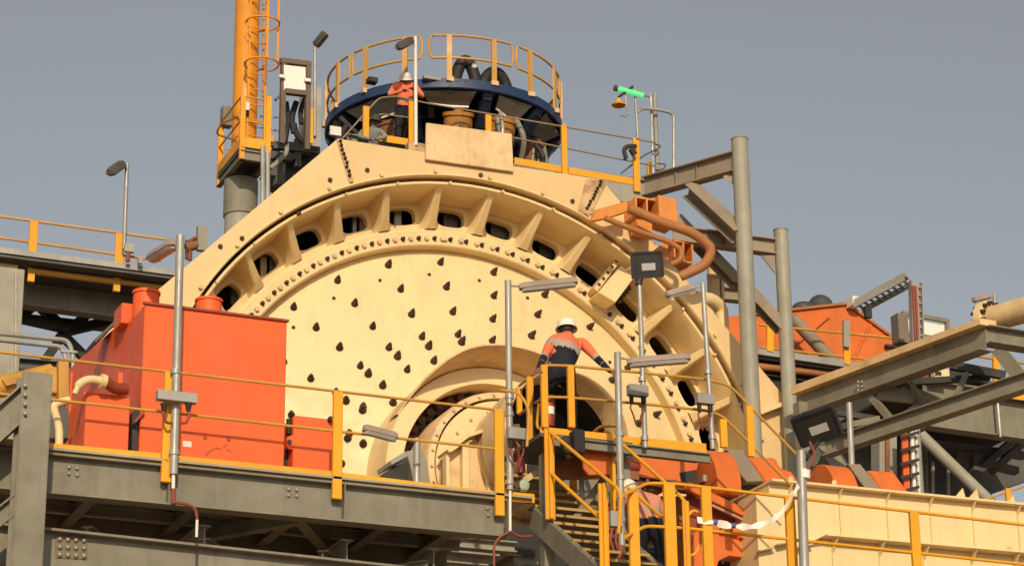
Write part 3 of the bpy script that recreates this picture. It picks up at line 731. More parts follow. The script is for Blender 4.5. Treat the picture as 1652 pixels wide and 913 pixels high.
# barrier tape from the post
bt = thing('barrier_tape', P(1200, 850, 26.4), 'white barrier tape sagging from the floodlight post to the yellow posts', 'tape')
tp = arc_fillet([P(1297, 765, 26.25), P(1284, 790, 26.3), P(1262, 826, 26.35), P(1240, 842, 26.4), P(1212, 850, 26.45), P(1185, 849, 26.5), P(1150, 842, 26.55), P(1125, 838, 26.6)], .3, 4)
mb = MB()
for i in range(len(tp) - 1):
    w0 = .035 + .012 * math.sin(i * 1.3); w1 = .035 + .012 * math.sin((i + 1) * 1.3)
    y0 = V((0, .02 * math.sin(i * .9), 0)); y1 = V((0, .02 * math.sin((i + 1) * .9), 0))
    mb.add([tp[i] + V((0, 0, w0)) + y0, tp[i] - V((0, 0, w0)) - y0, tp[i + 1] - V((0, 0, w1)) - y1, tp[i + 1] + V((0, 0, w1)) + y1], [(0, 1, 2, 3)])
mb.build('band', white, bt)
for k in (len(tp) - 9, len(tp) - 5):
    if 0 < k < len(tp) - 1: MB().tube([tp[k] + V((0, -.03, 0)), tp[k + 1] + V((0, -.03, 0))], .03, 6).build('stripe', simple('blue_print', (0.12, 0.12, 0.3), .5), bt)
# ------------------------------------------------------------------ landing and stairs
SX = 12.67
sq = PX(888, 838, SX); LY = 28.35
land = thing('landing', P(930, 705, LY + 1), 'small raised steel landing at the head of the yellow stairs', 'landing')
lz = P(930, 703, LY).z
xr = P(1142, 716, LY).x; lslope = (P(1139, 716, LY).z - lz) / (P(1139, 716, LY).x - P(930, 703, LY).x)
MB().box((SX + .55, LY + .62, lz - .03), (1.3, 1.24, .05)).build('deck', grey_dark, land)
MB().box(((SX + 1.2 + xr) / 2, LY + .18, lz - .05), (xr - SX - 1.2, .34, .05)).build('deck', grey_dark, land)
MB().channel(V((SX, LY + .02, lz - .105)), V((xr + .02, LY + .02, lz - .105)), .06, .13).build('edge_channel', grey, land)
for xx in (SX + .1, SX + 1.2):
    MB().bar((xx, LY + .3, lz - .2), (xx, LY + .3, lz - 3), .14, .14, up=(0, 1, 0)).build('support_leg', grey, land)
MB().bar((SX + 1.1, LY + .6, lz - .3), (SX + .1, LY + .6, lz - 1.6), .08, .08).build('knee_brace', grey, land)
railing('landing_handrail', 'yellow corner handrail of the raised landing that the leaning worker holds', LY,
        [[(838, 622, LY + 1.3), (878, 589), (919, 590), (1055, 603), (1140, 612), (1178, 622), (1200, 645), (1288, 736)],
         [(838, 668, LY + 1.3), (878, 640), (919, 641), (1055, 653), (1140, 662), (1166, 671), (1276, 782)],
         [(808, 629, LY + .2), (838, 633, LY + .1), (854, 660, LY), (850, 720, LY)]],
        [(879, 589, 690, .09), (922, 591, 690, .09), (856, 608, 717, .09, LY + .6), (838, 627, 668, .07, LY + 1.3), (1168, 677, 722, .1), (1212, 655, 737, .1)],
        [(871, 688, 990, 700), (1004, 703, 1139, 715.5)], kh=.13)
stair = thing('stairs', V((SX + .5, 27.4, 6.5)), 'steep steel stairs with yellow nosings coming down from the landing', 'stairs')
s0, s1 = PX(857, 820, SX), PX(1000, 952, SX)
sd_ = (s1 - s0).normalized()
for k, xx in enumerate((SX, SX + 1.0)):
    MB().channel(V((xx, s0.y, s0.z)) - V((0, 0, .12)), V((xx, s1.y, s1.z)) - V((0, 0, .12)), .09, .27, flip=-1 if k == 0 else 1).build('stringer', grey, stair)
tr_m = paint('tread_steel', (0.14, 0.12, 0.08), .6)
tt0 = PX(900, 748, SX + .03)
for i in range(11):
    py = 742 + 18.6 * i
    # tread line lies on the stair slope
    q = V((SX + .06, s0.y + .15, s0.z + .14)) + V((0, sd_.y, sd_.z)) * (0.335 * (i - 3.4))
    MB().box((SX + .5, q.y + .1, q.z), (.92, .22, .03)).build('tread', tr_m, stair)
    MB().box((SX + .5, q.y - .015, q.z), (.92, .02, .035)).build('nosing', paint('worn_yellow', (0.42, 0.27, 0.08), .6, .2, (0.2, 0.13, 0.06), .4, .2), stair)
def srail(name, label, X, lines, posts, loops=(), group='yellow handrails'):
    t = thing(name, PX(lines[0][0][0], 900, X), label, 'handrail', group)
    for l in lines: MB().tube(arc_fillet([PX(x, y, X) for x, y in l], .1), .023, 8).build('rail', yellow, t)
    for (x, y0, y1, w_) in posts:
        b = PX(x, y1, X); tz = PX(x, y0, X).z
        MB().bar(b, V((b.x, b.y, tz)), .05, w_, up=(0, 1, 0)).build('post', yellow, t, .008)
        MB().bar(b + V((0.0, -w_ * .0, 0)), V((b.x, b.y, tz)), w_, .03, up=(0, 1, 0)).build('post_face', yellow, t, .006)
    return t
srail('stair_handrail', 'yellow handrail down the left side of the stairs', SX,
      [[(870, 650), (866, 690), (888, 697), (996, 787), (1002, 800), (998, 860)], [(886, 760), (975, 842)]],
      [(888, 690, 838, .135), (976, 778, 930, .125)])
srail('stair_handrail', 'yellow looped handrail down the right side of the stairs, behind the lamp post', SX + 1.0,
      [[(1000, 686), (968, 688), (955, 700), (957, 738), (986, 768)],
       [(974, 760), (968, 720), (975, 694), (990, 703), (1006, 718), (1098, 800), (1107, 812), (1108, 870)], [(1004, 778), (1066, 832), (1075, 838)]],
      [(990, 703, 825, .09), (1110, 806, 930, .09)])
lp = thing('handrail_loop', PX(915, 810, SX + .9), 'bent yellow tube loop hanging beside the landing post', 'handrail')
MB().tube(arc_fillet([PX(918, 740, SX + .95), PX(905, 752, SX + .95), (PX(904, 800, SX + .95)), PX(912, 808, SX + .95), PX(922, 800, SX + .95)], .1), .02, 8).build('tube', yellow, lp)
MB().bar(PX(924, 745, SX + 1.0), V((PX(924, 745, SX + 1.0).x, PX(924, 745, SX + 1.0).y, PX(924, 815, SX + 1.0).z)), .09, .05, up=(0, 1, 0)).build('post', yellow, lp)
MB().tube([PX(936, 742, SX + .8), PX(940, 810, SX + .8)], .035, 10).build('galvanised_stub', galv, lp)
RY = 26.6
railing('handrail', 'long yellow handrail in the lower right corner, in front of the cream girder', RY,
        [[(1009, 797, RY - .5), (1044, 779), (1090, 780), (1700, 852)], [(1007, 867, RY - .5), (1042, 848), (1100, 851), (1700, 915)]],
        [(1025, 796, 935, .13, RY - .3), (1084, 781, 935, .15), (1144, 787, 935, .13), (1280, 803, 940, .13), (1482, 826, 950, .13)], rmat=yellow, rr=.021)
lo = thing('handrail_loop', P(1120, 905, RY + .3), 'yellow tube loop closing the stair rail end, lower centre right', 'handrail')
MB().tube(arc_fillet([P(1103, 840, RY + .2), P(1118, 822, RY + .2), P(1131, 828, RY + .2), P(1133, 868, RY + .2), P(1122, 894, RY + .2), P(1110, 896, RY + .2), P(1104, 880, RY + .2)], .12), .02, 8).build('tube', yellow, lo)

# black box with round backs on the landing edge, fire extinguisher
hb = thing('horn_speaker', P(933, 725, LY - .1), 'black boxy speaker fixed to the landing edge below the leaning worker', 'speaker')
bb = P(931, 714, LY - .15)
MB().box((bb.x, bb.y, bb.z), (.15, .2, .32)).build('box', black, hb, .02)
for k in (0, 1): MB().ball(P(913 + k * 4, 712 + 12 * k, LY - .1), .075, 1, .8, 1).build('cowl', dark, hb)
MB().bar(bb + V((0, .1, -.1)), bb + V((0, .3, -.1)), .05, .05).build('bracket', galv, hb)
fe = thing('fire_extinguisher', P(885, 690, LY + .12), 'dark red fire extinguisher strapped inside the landing corner post', 'fire extinguisher')
fq = P(886.5, 688, LY + .12); fred = simple('extinguisher_red', (0.30, 0.03, 0.02), .35)
MB().lathe([(.001, 0), (.06, 0.0), (.065, .02), (.065, .30), (.05, .35), (.02, .38), (.02, .40), (.001, .40)], fq, (0, 0, 1), 16).build('cylinder', fred, fe)
MB().box(fq + V((0.02, -.0, .42)), (.08, .03, .03)).build('lever', black, fe)
MB().tube([fq + V((0.03, 0, .40)), fq + V((.08, 0, .33)), fq + V((.07, 0, .1))], .012, 6).build('hose', black, fe)
MB().lathe([(.0655, .16), (.0655, .26)], fq, (0, 0, 1), 16).build('label_band', white, fe)

# ------------------------------------------------------------------ machinery under and behind the landing
tm = thing('trunnion_opening', P(915, 690, 33.2), 'black open mouth of the mill feed end behind the leaning worker', 'feed opening')
MB().lathe([(1.02, 34.1), (1.02, 33.2), (0.98, 33.15), (.95, 33.2), (.95, 34.75)], V((P(915, 700, 33.2).x, 0, P(915, 700, 33.2).z)), AY, 48).build('mouth', cream_dirty, tm)
MB().lathe([(.955, 33.35), (.94, 34.6), (.001, 34.6)], V((P(915, 700, 33.2).x, 0, P(915, 700, 33.2).z)), AY, 48).build('mouth_shade', black, tm)  # black colour stands in for the shade deep inside the mouth
cv = thing('feed_conveyor', P(1080, 800, 30.5), 'orange feed conveyor frame with a ridged belt guard, behind the lower handrail', 'conveyor')
cyo = 30.3
MB().prism([P(1012, 731, cyo), P(1128, 741, cyo), P(1124, 762, cyo), P(1118, 766, cyo), P(1090, 782, cyo), P(1016, 760, cyo)], (0, 1.2, 0)).build('trough', orange, cv, .01)
MB().prism([P(1096, 762, cyo - .01), P(1124, 757, cyo - .01), P(1126, 784, cyo - .01), P(1100, 778, cyo - .01)], (0, .2, 0)).build('opening', dark, cv)
MB().ibeam(P(1005, 772, cyo - .2), P(1125, 790, cyo - .2), .16, .12).build('trough_frame', paint('brown_red', (0.16, 0.04, 0.02), .6), cv)
for k in range(5): MB().box(P(1022 + 22 * k, 771 + 2.3 * k, cyo - .24), (.04, .04, .07)).build('bracket', rust_m, cv)
MB().bar(P(1105, 783, cyo - .3), P(1228, 841, cyo - .3), .10, .12).build('side_beam', orange, cv, .01)
MB().bar(P(1146, 814, cyo - .28), P(1222, 849, cyo - .28), .05, .035).build('angle_rail', paint('faded_pink_steel', (0.45, 0.26, 0.19), .6), cv)
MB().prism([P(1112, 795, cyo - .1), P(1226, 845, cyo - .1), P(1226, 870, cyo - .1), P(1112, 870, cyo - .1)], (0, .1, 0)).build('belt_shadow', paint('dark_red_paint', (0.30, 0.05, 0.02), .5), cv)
lowp = [P(1150, 836, cyo - .25), P(1226, 862, cyo - .25), P(1226, 902, cyo - .25), P(1176, 896, cyo - .25), P(1160, 904, cyo - .25), P(1152, 930, cyo - .25), P(1120, 930, cyo - .25), P(1120, 860, cyo - .25)]
MB().prism(lowp, (0, .3, 0)).build('skirt', orange, cv, .01)
for k in range(4):
    c = P(1154 + 16 * k, 848 + 4.5 * k, cyo - .33); MB().prism([c + V((-.07, 0, -.05)), c + V((.07, 0, -.05)), c + V((0, 0, .1))], (0, .08, 0)).build('tooth', orange, cv)
MB().prism([P(1090, 800, cyo + .6), P(1150, 800, cyo + .6), P(1150, 940, cyo + .6), P(1090, 940, cyo + .6)], (0, .1, 0)).build('panel', brown_orange, cv)
MB().ibeam(P(1060, 760, cyo + .1), P(1046, 800, cyo + .1), .14, .14).build('strut', rust_m, cv)
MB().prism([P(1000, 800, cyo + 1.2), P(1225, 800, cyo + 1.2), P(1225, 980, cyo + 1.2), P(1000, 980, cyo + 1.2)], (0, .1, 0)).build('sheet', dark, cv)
MB().prism([P(1028, 800, cyo + .2), P(1062, 800, cyo + .2), P(1062, 812, cyo + .2), P(1030, 812, cyo + .2)], (0, .4, 0)).build('grey_panel', grey_lt, cv)
# orange plate and gear seen through the stair rails
op = thing('hopper_plate', P(950, 770, 30.4), 'orange dished plate seen through the stair handrails below the landing', 'chute')
MB().prism([P(892, 768, LY + .7), P(905, 745, LY + .7), P(938, 728, LY + .7), P(962, 718, LY + .7), P(980, 735, LY + .7), P(984, 765, LY + .7), P(950, 768, LY + .7)], (0, .2, 0)).build('plate', brown_orange, op, .01)
MB().prism([P(940, 722, LY + .14), P(948, 712, LY + .14), P(972, 712, LY + .14), P(983, 730, LY + .14), P(985, 765, LY + .14), P(950, 766, LY + .14), P(942, 755, LY + .14)], (0, .05, 0)).build('plate', orange, op, .01)
MB().bar(P(880, 785, 30.6), P(1010, 800, 30.6), .2, .3).build('cross_member', grey, op)
ge = thing('drive_unit', P(1030, 765, 29.9), 'small dark red coupling and grey drive beside the lamp post', 'motor')
MB().cyl(P(1003, 752, 29.9), P(1026, 752, 30.0), .09, seg=16).build('coupling', paint('dark_red_paint', (0.30, 0.05, 0.02)), ge)
MB().cyl(P(1004, 735, 30.0), P(1024, 742, 30.1), .10, seg=16).build('motor', grey_dark, ge)
MB().box(P(1010, 768, 30), (.3, .2, .12)).build('base', rust_m, ge)
# hose and small gear by the landing left of post
sg = thing('cable_bundle', P(838, 790, 29.1), 'red cable and pale green rag tied below the lamp post junction box', 'cable')
MB().tube(arc_fillet([P(828, 712, FY - .12), P(838, 735, FY), P(842, 750, FY), P(838, 765, FY + .1)], .1), .03, 8).build('cable', conduit_red, sg)
MB().tube(arc_fillet([P(842, 712, FY - .12), P(846, 730, FY), P(836, 745, FY), P(842, 765, FY + .1)], .1), .02, 8).build('cable', conduit_red, sg)
MB().cyl(P(840, 738, FY + .02), P(840, 762, FY + .05), .05, .07, 10).build('plug', conduit_red, sg)
MB().ball(P(846, 782, FY + .1), .065, 1.1, .6, 1.25, 7, 5).build('rag', paint('pale_green_cloth', (0.36, 0.45, 0.33), .9, .2, bump=.2), sg)
MB().bar(P(832, 783, FY + .3), P(872, 758, FY + .3), .05, .08).build('strut', cream_dirty, sg)
# bearing pedestal behind the walkway left of the trunnion
bp = thing('bearing_bracket', P(670, 770, 34.2), 'grey angular bracket at the foot of the trunnion ring', 'bracket')
MB().prism([P(655, 728, 34.2), P(678, 722, 34.2), P(690, 745, 34.2), P(691, 780, 34.2), P(668, 780, 34.2), P(662, 750, 34.2)], (0, .5, 0)).build('plate', grey_lt, bp, .01)
MB().prism([P(630, 742, 34.0), P(655, 727, 34.0), P(660, 735, 34.0), P(632, 750, 34.0)], (0, .6, 0)).build('arm', galv, bp, .01)
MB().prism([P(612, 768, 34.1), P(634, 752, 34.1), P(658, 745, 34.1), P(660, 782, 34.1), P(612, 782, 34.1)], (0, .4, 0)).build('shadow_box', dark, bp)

# ------------------------------------------------------------------ cream girder, lower right
GYY = 29.6
gd = thing('box_girder', P(1440, 900, GYY + .5), 'long cream box girder with ribbed sides across the lower right', 'girder')
gtl, gtr = P(1240, 778, GYY), P(1740, 826, GYY)
gz = lambda x: gtl.z + (x - gtl.x) * (gtr.z - gtl.z) / (gtr.x - gtl.x)
lowz = P(1338, 862, GYY).z - P(1338, 781, GYY).z
def gx(px, py): return P(px, py, GYY).x
xl, xrr = gtl.x, gtr.x
def strip(mb, x0, x1, z0, z1, y0, y1):       # follows the girder's slight slope
    a, b = gz(x0) , gz(x1)
    return mb.prism([V((x0, y0, a + z0)), V((x1, y0, b + z0)), V((x1, y0, b + z1)), V((x0, y0, a + z1))], (0, y1 - y0, 0))
strip(MB(), xl, xrr, lowz - 2.2, -.012, GYY, GYY + 1.0).build('web', cream, gd)
strip(MB(), xl - .02, xrr, -.01, .022, GYY - .14, GYY + 1.1).build('top_flange', cream, gd)
strip(MB(), xl - .22, xl - .003, lowz - 2.2, -.16, GYY - .02, GYY + .8).build('end_plate', cream, gd)
strip(MB(), gx(1322, 870), xrr, lowz - .015, lowz + .012, GYY - .22, GYY - .003).build('shelf_flange', cream, gd)
q = gx(1322, 870)
MB().prism([V((q, GYY - .003, gz(q) + lowz)), V((q, GYY - .22, gz(q) + lowz)), V((q - .38, GYY - .003, gz(q) + lowz - .2))], (0, 0, .02)).build('shelf_flange', cream, gd)
for px in (1271, 1351, 1427, 1496, 1564, 1636, 1706):
    x = gx(px, 785)
    MB().prism([V((x, GYY - .13, gz(x) - .012)), V((x, GYY - .003, gz(x) - .012)), V((x, GYY - .003, gz(x) + lowz + .02)), V((x, GYY - .03, gz(x) + lowz + .02)), V((x, GYY - .03, gz(x) - .14))], (.016, 0, 0)).build('stiffener', cream, gd)
for px in (1340, 1415, 1486, 1562, 1630, 1700):
    x = gx(px, 868)
    MB().prism([V((x, GYY - .20, gz(x) + lowz - .016)), V((x, GYY - .003, gz(x) + lowz - .016)), V((x, GYY - .003, gz(x) + lowz - 1.5)), V((x, GYY - .03, gz(x) + lowz - 1.5)), V((x, GYY - .03, gz(x) + lowz - .2))], (.016, 0, 0)).build('stiffener', cream, gd)
for (x0, y0) in ((1226, 888), (1256, 878), (1290, 882)):
    c = P(x0, y0, GYY - .14); MB().prism([c + V((0, 0, 0)), c + V((.22, 0, .06)), c + V((.22, 0, .08)), c + V((0, 0, .02))], (0, .13, 0)).build('end_rib', cream_dirty, gd)
for px in (1276, 1346): MB().cyl(P(px, 772 + (px - 1276) * .08, GYY + .1), P(px, 772 + (px - 1276) * .08, GYY + .14), .035, seg=14).build('lifting_eye', cream, gd)
for px, s in ((1550, .8), (1572, .85), (1632, .6)):
    c = P(px, 801 + (px - 1550) * .1, GYY + .3); MB().prism([c + V((-.1 * s, 0, 0)), c + V((.1 * s, 0, 0)), c + V((.06 * s, 0, .17 * s))], (0, .03, 0)).build('lifting_lug', cream, gd)
MB().cyl(P(1628, 886, GYY - .1), P(1628, 886, GYY), .05, seg=10).build('plug', cream_dirty, gd)

# orange drums with grey clamping bands
def drum(Y, pts_main, pts_band, pts_front, label, group=None):
    t = thing('clamp_drum', P(pts_main[0][0], pts_main[0][1] + 40, Y), label, 'clamp')
    return t
dr = drum(30.6, [(1112, 800)], 0, 0, 'left orange rounded clamp with a grey strap, resting on the conveyor')
def loft(a, b, name, m, t, Y, depth, bev=.02):
    MB().prism([P(x, y, Y) for x, y in a], depth).build(name, m, t, bev)
def xdrum(t, pts, px, py, Y, wpx, m=orange):
    X = P(px, py, Y).x; MB().prism([PX(x, y, X) for x, y in arc_px(pts)], (wpx / PPM(px, py, Y) / .92, 0, 0)).build('drum', m, t, .012)
def arc_px(pts):
    out = arc_fillet([V((x, y, 0)) for x, y in pts + pts[:1]], 14, 3)[:-1]; return [(q.x, q.y) for q in out]
xdrum(dr, [(1113, 770), (1112, 742), (1122, 727), (1138, 724), (1150, 738), (1157, 762), (1158, 790), (1152, 800), (1120, 795)], 1140, 760, 30.2, 40)
loft([(1172, 724), (1197, 724), (1233, 776), (1205, 777), (1196, 766)], None, 'strap', paint('strap_steel', (0.25, 0.21, 0.15), .6, .15), dr, 30.40, (0, .9, 0), .01)
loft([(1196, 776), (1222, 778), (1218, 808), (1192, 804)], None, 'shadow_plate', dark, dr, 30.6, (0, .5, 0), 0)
loft([(1203, 736), (1252, 738), (1260, 754), (1278, 760), (1289, 776), (1236, 782), (1228, 768)], None, 'wedge', orange, dr, 30.5, (0, .9, 0), .03)
MB().box(PX(1135, 772, P(1140, 760, 30.2).x - .02), (.05, .09, .09)).build('latch', galv, dr)
dr2 = drum(31.3, [(1310, 785)], 0, 0, 'right orange rounded clamp with a grey strap, behind the cream girder')
xdrum(dr2, [(1303, 790), (1306, 765), (1316, 750), (1330, 748), (1340, 760), (1348, 782), (1350, 800), (1305, 803)], 1325, 770, 31.2, 40)
loft([(1368, 748), (1388, 748), (1421, 788), (1399, 792)], None, 'strap', MATS['strap_steel'], dr2, 31.25, (0, .9, 0), .01)
loft([(1399, 758), (1442, 760), (1466, 792), (1466, 806), (1424, 806), (1420, 788)], None, 'wedge', orange, dr2, 31.3, (0, .9, 0), .03)

# ------------------------------------------------------------------ round grey columns and their brackets
def rcol(px0, pxb, ytop, yb, Y, dia, label):
    b = P(pxb, yb, Y); t = P(px0, ytop, Y); b.x = (b.x + t.x) / 2 ; b.y = Y
    th = thing('round_column', V((b.x, Y, 0)), label, 'column', 'round grey columns')
    MB().cyl(V((b.x, Y, 0)), V((b.x, Y, t.z)), dia / 2, seg=32).build('shaft', grey_lt, th)
    MB().cyl(V((b.x, Y, t.z)), V((b.x, Y, t.z + .02)), dia / 2 + .006, seg=32).build('cap', grey, th)
    return th, V((b.x, Y, t.z))
c1, c1t = rcol(1196, 1213, 227, 730, 35.1, 0.285, 'tall round grey column, the nearer and taller of the pair right of the mill')
c2, c2t = rcol(1260, 1276, 373, 700, 35.7, 0.25, 'shorter round grey column right of the taller one')
fr1 = thing('bracket_frame', P(1100, 280, 36), 'grey I-beam frame running from the top platform to the taller round column', 'beam')
MB().ibeam(P(1040, 303, 36.9), P(1186, 262, 35.15), .22, .36).build('beam', tan_grey, fr1)
for px, py in ((1087, 290), (1120, 279)): MB().box(P(px, py, 36.9 - 1.75 * (px - 1040) / 146), (.014, .2, .34)).build('stiffener', tan_grey, fr1)
MB().ibeam(P(1112, 305, 36.0), P(1192, 380, 35.15), .24, .28, up=(0, 1, 0)).build('knee_brace', tan_grey, fr1)
MB().prism([P(1166, 285, 35.3), P(1184, 276, 35.2), P(1185, 300, 35.2)], (.02, .02, 0)).build('gusset_plate', tan_grey, fr1)
fr2 = thing('bracket_frame', P(1180, 385, 36), 'grey I-beam frame and long knee braces tied to the shorter round column', 'beam')
MB().ibeam(P(1085, 378, 36.0), P(1252, 400, 35.75), .2, .28).build('beam', tan_grey, fr2)
MB().ibeam(P(1090, 355, 36.6), P(1190, 458, 36.0), .2, .22, up=(0, 1, 0)).build('knee_brace', tan_grey, fr2)
MB().ibeam(P(1190, 452, 35.9), P(1262, 530, 35.75), .2, .22, up=(0, 1, 0)).build('knee_brace', tan_grey, fr2)
MB().prism([P(1228, 412, 35.7), P(1250, 412, 35.7), P(1250, 440, 35.7)], (0, .02, 0)).build('gusset_plate', tan_grey, fr2)
MB().box(P(1170, 388, 35.8), (.014, .18, .26)).build('stiffener', tan_grey, fr2)
MB().ibeam(P(1160, 474, 38), P(1200, 478, 38), .2, .24).build('beam', tan_grey, fr2)
MB().cyl(P(1278, 512, 48.35), P(1350, 590, 48.35), .15, seg=14).build('tube_brace', tan_grey, fr2)

# orange pipe crane over the guard
cr = thing('pipe_bracket', P(1060, 400, 35.6), 'orange bracket boxes holding a thick brown bent pipe, upper right of the mill', 'bracket')
MB().prism([P(953, 357, 35.5), P(962, 338, 35.5), P(1012, 324, 35.5), P(1012, 341, 35.5), P(985, 350, 35.5)], (0, .12, 0)).build('arm_plate', amber_orange, cr, .005)
def crate(x0, y0, x1, y1, Y, nm):
    a, b = P(x0, y0, Y), P(x1, y1, Y); th = .03; D = .55; mb = MB()
    mb.box(((a.x + b.x) / 2, Y + D, (a.z + b.z) / 2), (b.x - a.x, th, a.z - b.z))
    mb.box(((a.x + b.x) / 2, Y + D / 2, a.z), (b.x - a.x, D, th)); mb.box(((a.x + b.x) / 2, Y + D / 2, b.z), (b.x - a.x, D, th))
    for k in range(3):
        x = a.x + (b.x - a.x) * k / 2; mb.box((x, Y + D / 2, (a.z + b.z) / 2), (th, D - .004, a.z - b.z - th))
    return mb.build(nm, amber_orange, cr)
crate(1026, 318, 1062, 352, 35.55, 'pocket_box')
MB().prism([P(1062, 314, 35.45), P(1092, 322, 35.45), P(1094, 362, 35.45), P(1064, 352, 35.45)], (0, .5, 0)).build('side_plate', amber_orange, cr, .01)
MB().prism([P(1026, 352, 35.62), P(1052, 352, 35.62), P(1052, 376, 35.62), P(1030, 372, 35.62)], (0, .3, 0)).build('web_plate', amber_orange, cr)
crate(1088, 388, 1118, 424, 35.9, 'pocket_box')
MB().prism([P(1062, 398, 35.8), P(1078, 388, 35.8), P(1078, 412, 35.8), P(1072, 420, 35.8)], (0, .3, 0)).build('web_plate', amber_orange, cr)
MB().tube(arc_fillet([P(1014, 336, 35.3), P(1060, 356, 35.25), P(1120, 376, 35.2), P(1150, 402, 35.2), P(1138, 428, 35.3), P(1098, 446, 35.5)], .45, 8), .085, 14).build('main_pipe', brown_orange, cr)
MB().tube(arc_fillet([P(976, 352, 35.45), P(1030, 374, 35.4), P(1080, 390, 35.4), P(1101, 404, 35.4), P(1098, 420, 35.4), P(1084, 426, 35.5)], .25, 6), .05, 12).build('small_pipe', brown_orange, cr)
# cream pipes behind the guard
cpi = thing('coolant_pipe', P(1155, 520, 37), 'thick cream bent pipe rising at the upper right edge of the guard', 'pipe')
MB().tube(arc_fillet([P(1120, 480, 36.3), P(1150, 484, 36.4), P(1164, 498, 36.5), P(1166, 560, 36.5)], .3, 6), .12, 16).build('pipe', cream, cpi)
MB().bar(P(1150, 425, 36.9), P(1152, 486, 36.9), .20, .16, up=(0, 1, 0)).build('duct', cream, cpi, .03)
MB().bar(P(1163, 444, 36.9), P(1164, 486, 36.9), .05, .16, up=(0, 1, 0)).build('duct_flange', cream, cpi)
MB().bar(P(1141, 444, 36.8), P(1176, 446, 36.8), .05, .04).build('duct_cap', cream, cpi)
# ------------------------------------------------------------------ cyclone cluster on top
CYY = 47.6
cc = P(716, 207, CYY)                                    # centre of the ring
RR = 2.62
cyc = thing('cyclone_cluster', cc - V((0, 0, 2.6)), 'round navy blue cluster of rusty cyclones under a ring walkway, top of the plant', 'cyclone cluster')
UP = (0, 0, 1)
MB().lathe([(RR - .75, .0), (RR, 0.0), (RR, -.20), (RR - .03, -.22), (RR - .75, -.10), (RR - .75, 0)], cc, UP, 72).build('ring_walkway', blue, cyc)
MB().lathe([(.001, -.12), (RR - .74, -.12), (RR - .74, -.06), (.001, -.06)], cc, UP, 48).build('launder_floor', grey_dark, cyc)
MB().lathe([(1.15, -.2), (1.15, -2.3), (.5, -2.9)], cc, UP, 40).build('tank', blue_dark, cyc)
def ringp(r, deg, z):                                     # 0 = towards the photographer's side
    t = math.radians(deg); return cc + V((r * math.sin(t), -r * math.cos(t), z))
A0 = -21.0                                                 # the near point of the ring as seen from below
legs = [A0 + x for x in (-92, -62, -17, 21, 53, 92, 135, 180, 222)]
for a in legs:
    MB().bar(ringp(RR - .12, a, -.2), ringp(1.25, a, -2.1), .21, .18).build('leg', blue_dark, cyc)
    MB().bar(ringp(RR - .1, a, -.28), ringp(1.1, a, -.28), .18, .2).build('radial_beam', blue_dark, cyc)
for i in range(len(legs)):
    a0 = legs[i] + 6; a1 = (legs[i + 1] if i + 1 < len(legs) else legs[0] + 360) - 6
    m0 = (a0 + a1) / 2
    ja, jb, jc = [random.uniform(-.10, .10) for _ in range(3)]
    poly = [ringp(RR - .06, a0, -.235), ringp(RR - .06, m0, -.235), ringp(RR - .06, a1, -.235), ringp(RR - .42 + ja * .6, a1 - 2, -.48 + ja), ringp(RR - .38, m0, -.52 + jb), ringp(RR - .42 + jc * .6, a0 + 2, -.48 + jc)]
    MB().prism(poly, (ringp(0, 0, 0) - ringp(1, m0, 0)) * .04).build('lining_panel', canvas, cyc)
    b = MB(); b.bar(ringp(RR - .42 + jc * .6, a0 + 2, -.50 + jc), ringp(RR - .40, m0, -.54 + jb), .03, .035); b.bar(ringp(RR - .40, m0, -.54 + jb), ringp(RR - .42 + ja * .6, a1 - 2, -.50 + ja), .03, .035)
    b.build('panel_trim', white if i in (1, 2, 3) else grey_dark, cyc)
def cyclone(a, r, m):
    top = ringp(r, a, -.55); bot = ringp(r - .5, a, -2.3); ax_ = (bot - top)
    L = ax_.length; ax_ = ax_.normalized(); t = MB()
    t.lathe([(.12, -.2), (.12, 0), (.34, 0), (.34, .08), (.31, .1), (.31, .42), (.34, .44), (.34, .52), (.29, .55), (.22, .95), (.25, .98), (.25, 1.05), (.20, 1.08), (.12, 1.5), (.15, 1.52), (.15, 1.6), (.09, 1.62), (.09, 1.8)], top, ax_, 20)
    o = t.build('cyclone', m, cyc)
    u = MB(); u.lathe([(.14, 1.62), (.17, 1.64), (.17, 1.95), (.1, 2.0)], top, ax_, 14); u.build('spigot', galv, o)
for a, r, m in ((A0 - 70, 1.95, rust_m), (A0 - 38, 1.95, rust_m), (A0 + 8, 2.05, rust_bright), (A0 + 36, 2.1, rust_bright), (A0 + 74, 1.95, rust_m), (A0 + 120, 1.9, rust_m), (A0 - 110, 1.9, rust_m)):
    cyclone(a, r, m)
def hose(a0, a1, r, h, rad, n=12):
    pts = []
    for i in range(n + 1):
        t = i / n; a = a0 + (a1 - a0) * t; pts.append(ringp(r, a, -.05 + h * math.sin(math.pi * t) ** .6))
    return MB().tube(pts, rad, 12)
hose(A0 + 5, A0 + 17, 2.3, .62, .13).build('feed_hose', black, cyc)
hose(A0 + 20, A0 + 36, 2.3, .46, .13).build('feed_hose', black, cyc)
q = ringp(2.3 + .1, A0 + 15, .42); MB().ball(q, .07).build('hose_clamp', white, cyc)
MB().box(P(600, 131, CYY - 2.3), (.2, .2, .1)).build('valve', dark, cyc)
MB().box(P(700, 128, CYY - 2.35), (.5, .12, .07)).build('junction_panel', galv, cyc)
MB().prism([P(805, 133, CYY - 2.0), P(850, 147, CYY - 1.9), P(856, 152, CYY - 1.9), P(805, 142, CYY - 2.0)], (0, .5, 0)).build('cover', simple('dull_green', (0.06, 0.075, 0.05), .7), cyc)
for x, y, w_ in ((541, 212, .24), (887, 205, .3), (718, 158, .2)): MB().box(P(x, y, CYY - 1.3), (w_, .06, .2)).build('light_box', white, cyc)
